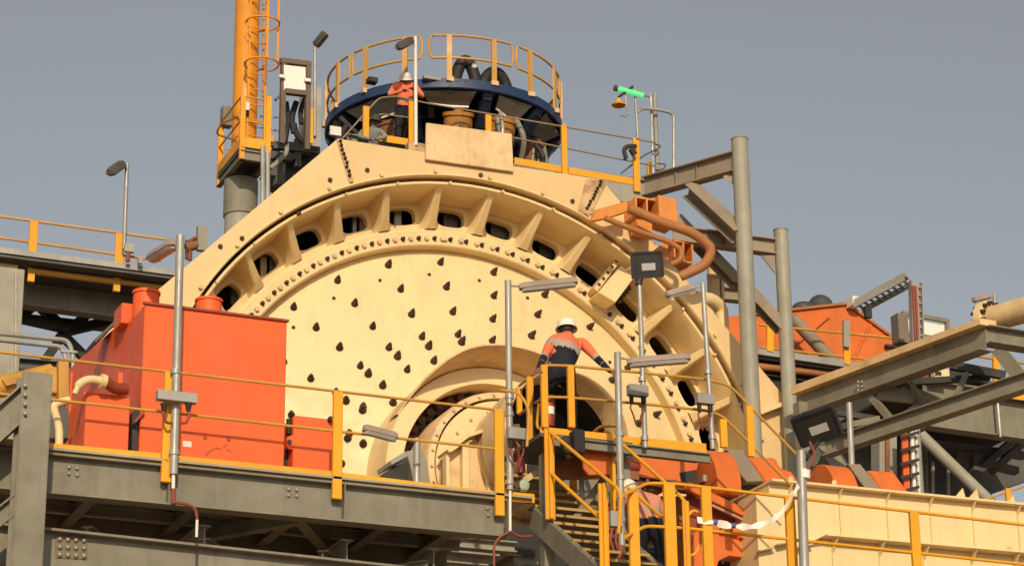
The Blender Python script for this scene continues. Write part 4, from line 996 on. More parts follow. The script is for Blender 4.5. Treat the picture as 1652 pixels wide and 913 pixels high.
for (xa, ya, xb, yb_) in ((860, 250, 905, 180), (865, 235, 890, 205), (535, 240, 560, 200), (870, 210, 905, 212), (548, 190, 585, 225)):
    MB().bar(P(xa, ya, CYY - .8), P(xb, yb_, CYY - .8), .08, .08).build('strut', dark, cyc)
random.seed(21)
for k in range(26):
    a_ = A0 + random.uniform(-85, 85); r_ = random.uniform(1.8, 2.42); z0 = random.uniform(-1.0, -.5); da = random.uniform(-16, 16)
    pts = [ringp(r_, a_, z0), ringp(r_ + random.uniform(-.1, .25), a_ + da * .5, z0 - random.uniform(.2, .6)), ringp(r_ - random.uniform(0, .4), a_ + da, z0 - random.uniform(.7, 1.5))]
    MB().tube(arc_fillet(pts, .4, 4), random.choice((.03, .04, .06)), 7).build('hose', random.choice((black, dark, grey_dark, canvas, galv, grey_lt)), cyc)
for k in range(16):
    a_ = A0 + random.uniform(-85, 85); q = ringp(random.uniform(1.9, 2.45), a_, random.uniform(-1.5, -.6))
    MB().box(q, (random.uniform(.1, .3), random.uniform(.08, .2), random.uniform(.08, .25))).build('fitting', random.choice((dark, canvas, grey_lt, rust_bright, cream_dirty, galv)), cyc)
MB().lathe([(2.1, -1.5), (2.3, -1.3), (2.3, -1.25), (2.05, -1.45)], cc, UP, 36, 110, 160).build('tray', grey_lt, cyc)
MB().bar(P(640, 178, CYY - 1.2), P(700, 182, CYY - 1.2), .05, .25).build('panel', grey_lt, cyc)
# handrail round the ring: panels with rounded ends
rh = thing('ring_handrail', cc, 'round yellow brown handrail standing on the navy cyclone ring', 'handrail')
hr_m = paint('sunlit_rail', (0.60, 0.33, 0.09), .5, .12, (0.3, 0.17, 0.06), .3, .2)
HT, HM = 1.02, .50
panels = [(-128, -90), (-87, -52), (-50, -11), (-7.5, 34.5), (36.5, 80), (83, 126), (128, 178), (180, 230)]
for (a0, a1) in panels:
    a0 += A0 ; a1 += A0
    n = 10; up_ = [ringp(RR - .05, a0 + (a1 - a0) * i / n, HT) for i in range(n + 1)]
    dn = [ringp(RR - .05, a1 + (a0 - a1) * i / n, HM) for i in range(n + 1)]
    loop = up_ + dn
    # round the corners by inserting short chamfers
    def mixv(a, b, t): return a * (1 - t) + b * t
    pts = up_[1:-1] + [mixv(up_[-1], up_[-2], .3), mixv(up_[-1], dn[0], .25), mixv(dn[0], up_[-1], .25), mixv(dn[0], dn[1], .3)] + dn[1:-1] + [mixv(dn[-1], dn[-2], .3), mixv(dn[-1], up_[0], .25), mixv(up_[0], dn[-1], .25), mixv(up_[0], up_[1], .3)]
    MB().tube(pts, .028, 8, closed=True).build('rail_panel', hr_m, rh)
for a in [A0 + x for x in (-108, -86, -62.5, -40.5, -19, 2, 23.6, 45, 67.5, 86, 110, 150, 178, 215)]:
    q = ringp(RR - .02, a, 0); MB().bar(q - V((0, 0, .06)), q + V((0, 0, HT)), .11, .05, up=ringp(1, a, 0) - cc).build('post', hr_m, rh)
    MB().box(q - V((0, 0, .02)), (.16, .12, .1)).build('foot_clamp', cream_dirty, rh)

# ------------------------------------------------------------------ top platform behind the guard
UY = 45.2
tp_ = thing('platform', P(800, 275, UY + 1), 'grey top platform under the yellow kick plate behind the guard', 'walkway')
a, b = P(560, 232, UY + .1), P(1042, 306, UY + .1)
MB().ibeam(a - V((0, 0, .0)), b, .2, .38).build('edge_beam', grey_lt, tp_)
MB().prism([a + V((0, 0, .2)), b + V((0, 0, .2)), b + V((0, 6, .2)), a + V((0, 6, .2))], (0, 0, .04)).build('deck', grey_dark, tp_)
MB().box(P(700, 245, UY - .2), (1.2, .2, .2)).build('rust_sill', rusty_cream, tp_)
MB().prism([P(890, 272, UY - .1), P(1040, 298, UY - .1), P(1040, 325, UY - .1), P(985, 325, UY - .1)], (0, .05, 0)).build('fascia', grey_lt, tp_)
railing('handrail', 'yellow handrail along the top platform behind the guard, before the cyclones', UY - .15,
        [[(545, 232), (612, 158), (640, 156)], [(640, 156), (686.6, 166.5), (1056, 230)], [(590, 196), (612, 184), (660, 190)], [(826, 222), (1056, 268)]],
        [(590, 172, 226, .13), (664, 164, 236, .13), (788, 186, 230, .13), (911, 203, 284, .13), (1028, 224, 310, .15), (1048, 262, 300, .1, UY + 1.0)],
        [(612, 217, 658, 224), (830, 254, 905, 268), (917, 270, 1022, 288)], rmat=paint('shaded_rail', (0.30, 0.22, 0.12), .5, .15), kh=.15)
# green lamp, horn and bent pipes at the right end
gp = pole('green_lamp_post', 'slim post at top right with a lit green lamp and a small yellow bell', UY - .2, 1022, 142, 1029, 224, .03, cat='lamp post')
gl = MB().tube([P(994, 143, UY - .2), P(1038, 155, UY - .3)], .06, 10).build('lit_tube', simple('green_light', (0.1, 0.7, 0.2), .4, emit=((0.12, 0.85, 0.25), .6)), gp)
MB().tube([P(991, 142, UY - .2), P(996, 143.5, UY - .2)], .066, 10).build('end_cap', lampdark, gp)
MB().tube([P(998, 157, UY - .25), P(1021, 140, UY - .25)], .028, 8).build('cross_arm', dark, gp)
bq = P(998, 160, UY - .25); MB().lathe([(.03, .02), (.05, -.02), (.07, -.08), (.16, -.14), (.15, -.16), (.04, -.1)], bq, UP, 16).build('horn', yellow, gp)
MB().tube([P(1009, 152, UY - .2), P(1010, 172, UY - .2)], .015, 8).build('drop_rod', galv, gp)
MB().tube(arc_fillet([P(1010, 172, UY - .2), P(1016, 184, UY - .2), P(1008, 189, UY - .2), P(1002, 186, UY - .2)], .1), .018, 8).build('hook', galv, gp)
MB().tube([P(1036, 154, UY - .3), P(1048, 156, UY - .2), P(1051, 152, UY - .2)], .025, 8).build('bracket', galv, gp)
g2 = thing('bent_pipe', P(1060, 300, UY + .2), 'grey standpipe with a bent conduit beside the green lamp post', 'pipe')
MB().cyl(P(1061, 285, UY + .2), P(1056, 152, UY + .2), .05, seg=12).build('standpipe', grey_lt, g2)
MB().cyl(P(1054, 285, UY + .1), P(1050, 156, UY + .1), .025, seg=8).build('conduit', galv, g2)
MB().tube(arc_fillet([P(1026, 183, UY), P(1036, 175, UY), P(1060, 177, UY), P(1087, 183, UY), P(1087, 280, UY)], .15), .035, 10).build('bent_conduit', galv, g2)
MB().tube(arc_fillet([P(1056, 232, UY), P(1066, 236, UY), P(1062, 240, UY), P(1040, 250, UY), P(1002, 280, UY)], .12), .018, 8).build('cable', grey_dark, g2)
MB().tube(arc_fillet([P(1060, 264, UY), P(1074, 265, UY), P(1072, 272, UY), P(1060, 276, UY)], .1), .018, 8).build('cable', grey_dark, g2)
cam_b = thing('pipe_clamp', P(1015, 250, UY - .3), 'dark valve and clamp hanging on the yellow post below the green lamp', 'valve')
MB().tube(arc_fillet([P(1026, 236, UY - .25), P(1012, 236, UY - .25), P(1006, 242, UY - .25), P(1010, 256, UY - .25)], .1), .05, 8).build('elbow', dark, cam_b)
MB().cyl(P(1018, 240, UY - .3), P(1024, 250, UY - .3), .07, seg=10).build('body', dark, cam_b)

# lamp posts on the skyline
q = pole('lamp_post', 'thin white post with a hooded lamp in front of the cyclone ring handrail', UY - .3, 669, 60, 671, 235, .038, m=white)
lamp_head(q, P(664, 68, UY - .3), P(643, 79, UY - .9), .2, .12, lampdark)
MB().tube([P(669, 61, UY - .3), P(663, 69, UY - .3)], .025).build('arm', galv, q)
q = pole('lamp_post', 'thin grey post with a lamp tilted up, between the white board and the cyclone ring', UY - 1, 506, 75, 508, 220, .03)
lamp_head(q, P(510, 76, UY - 1), P(527, 55, UY - 1.2), .2, .12, lampdark)
MB().tube([P(506.5, 82, UY - 1), P(509, 74, UY - 1)], .022).build('arm', galv, q)
q = pole('lamp_post', 'thin grey lamp post on the upper left deck, far from the others', 49.8, 204, 264, 200, 402, .045)
lamp_head(q, P(198, 268, 49.8), P(178, 282, 49.3), .26, .14, lampdark)
MB().tube([P(203, 265, 49.8), P(197, 269, 49.8)], .025).build('arm', galv, q)
box_on(201, 393, 216, 408, 49.7, .1).build('junction_box', galv, q)
MB().cyl(P(207, 408, 49.7), P(206, 422, 49.7), .05, seg=8).build('cable_boot', conduit_red, q)
q = pole('lamp_post', 'short lamp post at the far right beyond the cream pipe, lamp facing left', 44, 1606, 475, 1608, 540, .04)
lamp_head(q, P(1596, 480, 44), P(1572, 486, 43.8), .2, .1)
MB().tube([P(1606, 477, 44), P(1595, 480, 44)], .022).build('arm', galv, q)

# ------------------------------------------------------------------ amber pole with ladder, its platform and column
OY = 43.5
pb_ = P(393, 245, OY); ptop = P(394, -60, OY)
ap = thing('crane_mast', pb_, 'amber round mast with a caged ladder rising out of the top of the picture', 'mast')
MB().cyl(pb_, V((pb_.x, pb_.y, ptop.z)), .24, seg=28).build('mast', orange_pole, ap)
lx = pb_.x + .12; ly = pb_.y - .36
lad = MB()
for dx in (-.17, .17): MB().bar((lx + dx, ly, pb_.z), (lx + dx, ly, ptop.z), .04, .03, up=(0, 1, 0)).build('ladder_stile', orange_pole, ap)
z = pb_.z + .2
while z < ptop.z:
    MB().cyl((lx - .17, ly, z), (lx + .17, ly, z), .014, seg=6).build('rung', orange_pole, ap); z += .33
z = pb_.z + 1.6
while z < ptop.z:
    MB().tube([V((lx + .33 * math.sin(t), ly - .28 + .34 * -math.cos(t) , z)) for t in [math.radians(x) for x in range(-140, 141, 20)]], .02, 6).build('cage_hoop', orange_pole, ap); z += .88
for dx, dy in ((.0, -.62), (.32, -.28), (-.32, -.28)):
    MB().bar((lx + dx, ly + dy, pb_.z + 1.6), (lx + dx, ly + dy, ptop.z), .04, .012).build('cage_strap', orange_pole, ap)
for x0, y0, y1 in ((425, -20, 165), ):
    MB().bar(P(x0, y1, OY - .2), P(x0, y0, OY - .2), .035, .03, up=(0, 1, 0)).build('outrigger_rail', rail_paint, ap)
    for yy in (52, 114):
        MB().tube([P(412, yy, OY - .1), P(427, yy - 4, OY - .25)], .03, 6).build('outrigger_step', brown_orange, ap)
MB().box(P(396, 173, OY - .42), (.13, .1, .17)).build('beacon', white, ap); MB().box(P(396, 182, OY - .42), (.13, .1, .08)).build('beacon_base', dark, ap)
mp = thing('mast_platform', P(385, 262, OY), 'small yellow edged platform with grey underside round the foot of the amber mast', 'platform')
f0, f1, f2, f3 = P(352, 268, OY + .4), P(390, 232, OY - .8), P(422, 238, OY - .8), P(420, 262, OY + .6)
dz = V((0, 0, -.18))
x0_, x1_ = P(389, 236, OY - .85).x, P(432, 244, OY - .7).x
zt = P(390, 236, OY - .85).z - .04
yB = PX(351, 272, x0_).y
MB().box(((x0_ + x1_) / 2, (OY - .8 + yB) / 2, zt), (x1_ - x0_, yB - OY + .8, .10)).build('deck', grey_dark, mp)
for xx in (x0_ + .03, x1_ - .03): MB().ibeam((xx, OY - .82, zt - .12), (xx, yB, zt - .12), .1, .2).build('edge_beam', grey, mp)
MB().ibeam((x0_, OY - .80, zt - .12), (x1_, OY - .80, zt - .12), .1, .2).build('edge_beam', grey, mp)
MB().box(((x0_ + x1_) / 2, OY - .83, zt + .14), (x1_ - x0_, .015, .2)).build('kick_plate', yellow, mp)
MB().box((x0_ - .01, (OY - .8 + yB) / 2, zt + .14), (.015, yB - OY + .8, .2)).build('kick_plate', yellow, mp)
for (xx, yy, h_, m_) in ((x0_ + .03, OY - .8, 1.1, yellow), (x1_ - .05, OY - .85, 1.15, yellow), (x0_ + .03, yB - .05, 1.1, yellow), (x1_, yB - .05, 1.1, galv), (x0_ + .5, OY - .8, 1.1, yellow)):
    MB().bar((xx, yy, zt - .2), (xx, yy, zt + h_), .10, .05, up=(0, 1, 0)).build('post', m_, mp)
for zz in (.6, 1.1):
    MB().tube([(x1_, yB - .05, zt + zz), (x0_, yB - .05, zt + zz), (x0_, OY - .8, zt + zz), (x1_, OY - .8, zt + zz)], .02, 6).build('rail', rail_paint, mp)
MB().tube(arc_fillet([(x0_, OY - .6, zt + .75), (x0_ - .3, OY - .5, zt + .6), (x0_ - .35, OY - .3, zt + .45), (x0_, OY - .3, zt + .4)], .1), .02, 6).build('gate_loop', rust_m, mp)
MB().box((x0_ + .12, OY + .6, zt + 1.25), (.2, .2, .4)).build('control_box', grey, mp)
MB().box((x0_ + .3, OY + .5, zt + 1.4), (.12, .12, .16)).build('beacon', white, mp)
gc = thing('round_column', V((P(392, 350, OY + .1).x, OY + .1, 0)), 'fat round grey column holding up the mast platform', 'column')
gcx = P(388, 330, OY + .15).x
MB().cyl((gcx, OY + .15, 0), (gcx, OY + .15, zt - .26), .30, seg=32).build('shaft', grey_lt, gc)
MB().lathe([(.30, -.95), (.33, -.94), (.33, -.21), (.30, -.20)], (gcx, OY + .15, zt - .05), UP, 32).build('collar', grey, gc)
MB().prism([V((gcx + .2, OY, zt - 1.2)), V((gcx + .3, OY, zt - 1.2)), V((gcx + .95, OY, zt - .3)), V((gcx + .75, OY, zt - .3))], (0, .1, 0)).build('bracket', grey, gc)
for k, (x, yt) in enumerate(((424, 236), (432, 246))):
    MB().cyl(P(x, 330, OY - .9), P(x, yt, OY - .9), .045, seg=10).build('downpipe', galv, gc)
# machinery deck between mast and cyclones
md = thing('pipe_rack', P(460, 250, OY + .6), 'dark clutter of pipe rack and brackets under the white board', 'pipe rack')
for (xa, ya, xb, yb_, w_) in ((420, 232, 510, 236, .1), (440, 236, 515, 245, .12), (450, 262, 512, 205, .07), (425, 250, 470, 256, .16), (470, 256, 500, 236, .1), (440, 285, 445, 240, .14), (450, 300, 452, 250, .2), (480, 270, 480, 225, .12), (415, 205, 452, 212, .03), (420, 188, 452, 190, .03), (485, 200, 510, 205, .03), (486, 188, 512, 190, .03), (488, 215, 512, 220, .03)):
    MB().bar(P(xa, ya, OY + .5 + ya * .002), P(xb, yb_, OY + .5 + ya * .002), w_, w_ * .97, up=(0, 1, 0)).build('bracket', grey_dark if w_ > .05 else galv, md)
MB().tube(arc_fillet([P(462, 232, OY), P(463, 246, OY), P(448, 262, OY), P(436, 272, OY)], .2), .05, 8).build('pipe', grey_lt, md)
for (xa, ya, xb, yb_, xc, yc, rd) in ((478, 165, 470, 190, 474, 215, .06), (462, 165, 466, 195, 460, 230, .05), (492, 160, 484, 180, 486, 200, .05), (474, 200, 480, 222, 494, 232, .06)):
    MB().tube(arc_fillet([P(xa, ya, OY - .1), P(xb, yb_, OY - .1), P(xc, yc, OY - .1)], .4), rd, 8).build('hose', black, md)
MB().box(P(500, 195, OY + 1), (.3, .5, 1.3)).build('grey_cabinet', galv, md)
MB().bar(P(501, 232, OY + .2), P(501, 175, OY + .2), .1, .05, up=(0, 1, 0)).build('yellow_post', yellow, md)
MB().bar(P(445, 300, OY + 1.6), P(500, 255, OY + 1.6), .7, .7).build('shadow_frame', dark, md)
MB().bar(P(425, 224, OY - .3), P(440, 226, OY - .3), .1, .12).build('kick_plate', yellow, md)
# board
bd = thing('white_board', P(474, 225, OY - .5), 'white board in a brown steel frame on two posts near the amber mast', 'board')
bm_ = paint('bronze_frame', (0.13, 0.09, 0.06), .6, .15)
for x, yb_ in ((454.5, 232), (495, 242)):
    b = P(x, yb_, OY - .5); t = P(x, 100, OY - .5); MB().bar(b, V((b.x, b.y, t.z)), .10, .10, up=(0, 1, 0)).build('post', bm_, bd)
for (xa, ya, xb, yb_) in ((452, 99, 498, 104), (458, 148, 494, 152)):
    MB().bar(P(xa, ya, OY - .5), P(xb, yb_, OY - .5), .12, .10).build('frame_rail', bm_, bd)
MB().prism([P(458, 105, OY - .56), P(493, 109, OY - .56), P(493, 149, OY - .56), P(458, 145, OY - .56)], (0, .04, 0)).build('panel', white, bd)
for x, y in ((455, 124), (496, 130)): MB().box(P(x, y, OY - .6), (.12, .06, .06)).build('clip', white, bd)
MB().bar(P(444, 162, OY - .45), P(453, 154, OY - .45), .06, .05).build('stay', bm_, bd)

# ------------------------------------------------------------------ upper left deck, its trusses and column
LYY = 50.0
ul = thing('girder_deck', P(130, 440, LYY), 'dark girdered deck across the upper left behind the mill', 'walkway')
a, b = P(-60, 397, LYY), P(330, 448, LYY)
MB().bar(a + V((0, 0, -.03)), b + V((0, 0, -.03)), .3, .12).build('deck_edge', galv, ul)
MB().prism([a + V((0, -.1, -.1)), b + V((0, -.1, -.1)), b + V((0, 2.4, -.1)), a + V((0, 2.4, -.1))], (0, 0, -.06)).build('deck', grey_dark, ul)
MB().ibeam(P(-60, 456, LYY + 1.3), P(330, 508, LYY + 1.3), .35, .74).build('girder', grey, ul)
MB().cyl(P(46, 437, LYY + .3), P(190, 455, LYY + .3), .07, seg=12).build('handrail_pipe', rail_paint, ul)
MB().cyl(P(194, 455, LYY + .3), P(330, 473, LYY + .3), .06, seg=12).build('handrail_pipe', rail_paint, ul)
MB().cyl(P(-30, 424, LYY + .3), P(28, 432, LYY + .3), .07, seg=12).build('handrail_pipe', cream_dirty, ul)
for x, y in ((50, 440), (188, 456)): MB().box(P(x, y + 4, LYY + .3), (.14, .1, .3)).build('pipe_clip', yellow, ul)
MB().ibeam(P(-60, 503, LYY + 2.6), P(330, 545, LYY + 2.6), .2, .16).build('girder', grey_dark, ul)
for (xa, ya, xb, yb_) in ((20, 520, 66, 485), (60, 490, 108, 535), (95, 545, 160, 492), (100, 540, 160, 600), (60, 600, 98, 545), (-20, 560, 20, 520), (105, 535, 190, 515), (28, 512, 100, 528)):
    MB().bar(P(xa, ya, LYY + 2 + xa * .003), P(xb, yb_, LYY + 2 + xa * .003), .2, .2, up=(0, 1, 0)).build('brace', dark, ul)
MB().prism([P(25, 590, LYY + 6), P(260, 590, LYY + 6), P(260, 720, LYY + 6), P(25, 720, LYY + 6)], (0, .2, 0)).build('wall', grey_dark, ul)
MB().ibeam(P(-60, 590, LYY + 2), P(200, 612, LYY + 2), .3, .5).build('girder', grey_dark, ul)
railing('deck_handrail', 'pale yellow handrail along the deck at the upper left skyline', LYY,
        [[(-60, 341), (268, 386.5)], [(-60, 375), (260, 421)]], [(52, 357, 412, .18), (191, 377, 428, .18)], rr=.03, rmat=hr_m)
lc2 = thing('column', V((P(8, 600, 49.3).x, 49.3, 0)), 'broad pale grey column below the upper left deck', 'column')
b = P(2, 600, 49.3); t = P(2, 437, 49.3)
MB().box((b.x, 49.3, t.z / 2), (.62, .5, t.z)).build('shaft', grey_lt, lc2, .01)
MB().bar(P(25, 436, 49.0), P(25, 620, 49.0), .04, .04, up=(0, 1, 0)).build('conduit', galv, lc2)
MB().prism([P(-20, 428, 49.1), P(28, 433, 49.1), P(22, 460, 49.1), P(-20, 440, 49.1)], (0, .1, 0)).build('head_bracket', grey, lc2)
bpz = thing('conduit_pair', P(100, 580, 47), 'pair of bent grey conduits below the upper left deck', 'pipe')
for k, (dy, xe) in enumerate(((0, 118), (10, 107))):
    MB().tube(arc_fillet([P(-40, 534 + dy, 47), P(xe - 8, 549 + dy, 47), P(xe, 572 + dy * .5, 47), P(xe, 600, 47)], .25, 6), .05, 10).build('conduit', galv, bpz)
MB().bar(P(98, 566, 46.95), P(124, 568, 46.95), .04, .04).build('clamp', galv, bpz)
# equipment beside the deck lamp
eq = thing('pump_unit', P(315, 420, 49.5), 'pinkish tangle of valve equipment on the deck beside the guard edge', 'pump')
MB().cyl(P(300, 400, 49.8), P(318, 395, 49.8), .10, seg=12).build('body', rust_m, eq)
MB().bar(P(326, 405, 49.8), P(326, 366, 49.8), .22, .14, up=(0, 1, 0)).build('cabinet', grey_lt, eq)
MB().tube([P(306, 420, 49.8), P(308, 388, 49.8), P(316, 384, 49.8)], .05, 8).build('pipe', conduit_red, eq)
MB().bar(P(302, 418, 49.9), P(302, 388, 49.9), .08, .08, up=(0, 1, 0)).build('stand', grey_dark, eq)
MB().box(P(226, 421, 49.7), (.09, .1, .14)).build('bracket', galv, eq)

# ------------------------------------------------------------------ right background: orange hopper, trays, decks
HY = 49.0
hp = thing('hopper_house', P(1320, 580, HY), 'orange gabled hopper cover behind the round columns', 'hopper')
pr = [(1150, 512), (1205, 508), (1365, 491), (1455, 556), (1455, 640), (1150, 640)]
MB().prism([P(x, y, HY) for x, y in pr], (0, 3.0, 0)).build('wall', orange, hp, .02)
MB().bar(P(1200, 508, HY - .03), P(1365, 490, HY - .03), .1, .06).build('roof_edge', brown_orange, hp)
MB().bar(P(1365, 490, HY - .03), P(1455, 555, HY - .03), .1, .06).build('roof_edge', brown_orange, hp)
for (xa, ya, xb, yb_) in ((1338, 509, 1278, 560), (1404, 523, 1372, 588)):
    MB().bar(P(xa, ya, HY - .05), P(xb, yb_, HY - .05), .05, .05, up=(0, 1, 0)).build('rib', orange, hp)
MB().box(P(1440, 559, HY - .1), (.4, .1, .06)).build('hatch_bar', dark, hp)
MB().box(P(1377, 488, HY - .2), (.22, .3, .22)).build('sensor', white, hp)
dk = thing('dark_drum', P(1320, 500, HY + 3.4), 'dark rounded drum showing above the orange hopper roof', 'drum')
MB().ball(P(1324, 494, HY + 3.6), .30, 1.1, 1, 1.0).build('drum', simple('dark_blue_grey', (0.05, 0.055, 0.06), .6), dk)
MB().ball(P(1298, 498, HY + 3.6), .26, 1.3, 1, .7).build('cap', MATS['dark_blue_grey'], dk)
MB().bar(P(1280, 503, HY + 3.6), P(1345, 498, HY + 3.6), .3, .2).build('base', MATS['dark_blue_grey'], dk)
rd = thing('hopper_deck', P(1350, 590, HY - 1), 'grey edged deck below the orange hopper with yellow posts', 'walkway')
a, b = P(1215, 567, HY - 1), P(1480, 606, HY - 1)
MB().bar(a, b, .2, .16).build('deck_edge', galv, rd)
MB().prism([a + V((0, 0, -.09)), b + V((0, 0, -.09)), b + V((0, 5, -.09)), a + V((0, 5, -.09))], (0, 0, -.05)).build('deck', dark, rd)
MB().ibeam(a + V((0, .4, -.9)), b + V((0, .4, -.9)), .3, 1.0).build('girder', dark, rd)
MB().cyl(P(1215, 590, HY - .8), P(1420, 612, HY - .8), .09, seg=12).build('pipe', brown_orange, rd)
for x, y0, y1 in ((1242, 526, 567), (1366, 550, 588)):
    MB().bar(P(x, y1, HY - 1.1), P(x, y0, HY - 1.1), .16, .06, up=(0, 1, 0)).build('post', yellow, rd)
MB().bar(P(1365, 560, HY - 1.2), P(1365, 518, HY - 1.2), .16, .08, up=(0, 1, 0)).build('cable_box', grey_lt, rd)
for y0, y1 in ((524, 546), (560, 585)): MB().tube([P(1225, y0, HY - 1.1), P(1450, y1 , HY - 1.1)], .03, 6).build('rail', rail_paint, rd)
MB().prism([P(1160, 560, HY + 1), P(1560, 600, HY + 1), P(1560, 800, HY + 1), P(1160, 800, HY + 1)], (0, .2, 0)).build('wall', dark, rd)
# cable tray ladder
ct_ = thing('cable_tray', P(1480, 560, 44), 'grey ladder tray of red cables bending down beside the orange hopper', 'cable tray')
def tray(a, b, wd, n, up):
    a, b = V(a), V(b); mb = MB(); x, y, d = mb.frame(a, b, up)
    for s_ in (-1, 1): MB().bar(a + x * s_ * wd / 2, b + x * s_ * wd / 2, .025, .13, up=y).build('side_rail', galv, ct_)
    for i in range(n):
        c = a + (b - a) * ((i + .5) / n); MB().bar(c - x * wd / 2, c + x * wd / 2, .05, .03, up=y).build('rung', galv, ct_)
    if n > 12: MB().bar(a + y * .05, b + y * .05, wd * .92, .012, up=y).build('tray_cover', grey_lt, ct_)
    else: MB().bar(a + y * .12 + x * .03, b + y * .12 + x * .03, wd * .5, .10, up=y).build('cable_run', grey_lt, ct_)
tray(P(1384, 497, 44.3), P(1466, 453, 43.2), .34, 9, (0, .2, 1))
tray(P(1477, 455, 43.2), P(1486, 800, 43.2), .26, 26, (0, 1, 0))
for k, m_ in ((-.06, conduit_red), (.03, lampbody), (.0, conduit_red)):
    MB().cyl(P(1477, 462, 43.12) + V((k, 0, 0)), P(1485, 640, 43.12) + V((k, 0, 0)), .035, seg=8).build('cable', m_, ct_)
MB().box(P(1400, 504, 44), (.15, .1, .25)).build('support', dark, ct_)
# sign board frame
sgn = thing('panel_frame', P(1490, 590, 45), 'grey framed double panel behind the cable tray', 'board')
fm = paint('bronze_frame', (0.13, 0.09, 0.06))
MB().box(P(1452, 532, 44.9), (.26, .3, .66)).build('side_box', paint('taupe', (0.20, 0.16, 0.12), .6), sgn)
for (xa, ya, xb, yb_) in ((1455, 505, 1530, 518), (1458, 537, 1530, 550)): MB().bar(P(xa, ya, 44.9), P(xb, yb_, 44.9), .08, .09).build('frame_rail', grey, sgn)
for x, y0, y1 in ((1459, 504, 575), (1528, 516, 575)): MB().bar(P(x, y1, 44.9), P(x, y0, 44.9), .08, .09, up=(0, 1, 0)).build('frame_post', grey, sgn)
MB().prism([P(1462, 515, 44.95), P(1525, 523, 44.95), P(1525, 545, 44.95), P(1462, 537, 44.95)], (0, .03, 0)).build('panel', white, sgn)
MB().prism([P(1462, 541, 44.95), P(1500, 546, 44.95), P(1500, 562, 44.95), P(1462, 556, 44.95)], (0, .03, 0)).build('panel', white, sgn)

# ------------------------------------------------------------------ cantilever truss on the right
T0 = P(1290, 650, 35.0)
d3 = (P(1588, 541, 30.6) - T0)
trs = thing('cantilever_truss', T0, 'grey steel frame of sloping channels jutting out on the right, its top edge sunlit', 'truss')
T1 = P(1590, 541, 30.7)
MB().ibeam(T0 - V((0, 0, .04)), T1 - V((0, 0, .04)), .26, .40, .02).build('top_chord', grey, trs)
dT = (T1 - T0).normalized(); 
MB().prism([T0 + V((-.155, 0, .13)), T1 + V((-.155, -.1, .13)), T1 + V((-.155, -.1, .23)), T0 + V((-.155, 0, .27))], (.31, .02, 0)).build('sunlit_flange', cream_dirty, trs)  # cream colour gives the grey chord's top flange its sunlit look
T2 = P(1700, 559, 30.7)
MB().ibeam(T1, T2, .26, .28, .02).build('end_beam', grey, trs)
lo_a, lo_b = P(1332, 724, 34.0), P(1668, 612, 30.2)
MB().ibeam(lo_a, lo_b, .22, .27, .02).build('bottom_chord', grey, trs)
for (a, b, wd, ht, m_) in (((1416, 634), (1476, 640), .10, .22, grey), ((1476, 641), (1533, 652), .10, .27, grey), ((1454, 617), (1596, 609), .10, .10, dark), ((1533, 589), (1622, 606), .12, .13, dark), ((1407, 641), (1441, 681), .10, .10, grey), ((1352, 666), (1440, 680), .10, .09, dark), ((1609, 562), (1655, 620), .08, .22, grey), ((1350, 690), (1420, 676), .08, .10, grey), ((1441, 682), (1533, 655), .08, .09, grey), ((1536, 655), (1622, 612), .08, .07, grey_lt), ((1425, 690), (1500, 640), .07, .06, grey), ((1500, 668), (1470, 618), .06, .06, grey), ((1560, 600), (1540, 645), .07, .07, grey)):
    k_ = (a[0] - 1480) * -.004
    MB().bar(P(*a, 33.0 + k_), P(*b, 32.6 + k_), wd, ht).build('web_member', m_, trs)
for k in range(2):
    for j in range(3): inst('bolt', bo_me, trs, axis_m(P(1384 + 6 * k, 616 + 7 * j, 33.45), (0, -1, 0)))
MB().bar(P(1291, 650, 34.9), P(1296, 740, 34.9), .16, .2, up=(0, 1, 0)).build('end_post', grey, trs)
cpp = thing('cream_pipe', P(1600, 520, 31.6), 'fat cream flanged pipe running off the right edge above the truss', 'pipe')
pa_, pb2 = P(1598, 515, 31.3), P(1720, 482, 29.9)
MB().cyl(pa_, pb2, .20, seg=28).build('pipe', cream_dirty, cpp)
dv = (pb2 - pa_).normalized()
MB().cyl(pa_ - dv * .1, pa_ + dv * .02, .30, seg=32).build('flange', cream, cpp)
xx_ = dv.orthogonal().normalized(); yy_ = dv.cross(xx_)
for k in range(12):
    t = k * math.pi / 6; c = pa_ + dv * .02 + (xx_ * math.cos(t) + yy_ * math.sin(t)) * .25
    inst('flange_bolt', fb_me, cpp, axis_m(c, dv) @ M.Scale(.7, 4)); inst('flange_bolt', fb_me, cpp, axis_m(c - dv * .12, -dv) @ M.Scale(.7, 4))
rw = thing('walkway', P(1560, 690, 40), 'grey walkway beam with yellow posts behind the truss at the right edge', 'walkway')
a, b = P(1500, 650, 40), P(1760, 690, 40)
MB().ibeam(P(1490, 652, 40), P(1760, 690, 40), .3, .95, .03).build('edge_beam', grey, rw)
MB().prism([P(1500, 600, 40) , P(1760, 640, 40), P(1760, 640, 40) + V((0, 5, 0)), P(1500, 600, 40) + V((0, 5, 0))], (0, 0, -.05)).build('deck', dark, rw)
MB().bar(P(1608, 640, 39.8), P(1606, 574, 39.8), .13, .07, up=(0, 1, 0)).build('post', yellow, rw)
MB().bar(P(1612, 634, 39.8), P(1760, 655, 39.8), .03, .16).build('kick_plate', yellow, rw)
MB().cyl(P(1608, 634, 39.75), P(1614, 705, 39.75), .03, seg=8).build('conduit', galv, rw)
MB().tube([P(1560, 572, 39.8), P(1760, 602, 39.8)], .028, 6).build('rail', rail_paint, rw)
jb2 = thing('control_box', P(1515, 620, 40), 'cream control box with a dark window behind the truss', 'box')
MB().box(P(1517, 606, 39.6), (.34, .2, .26)).build('case', cream, jb2, .03); MB().box(P(1514, 602, 39.49), (.12, .03, .07)).build('window', dark, jb2)
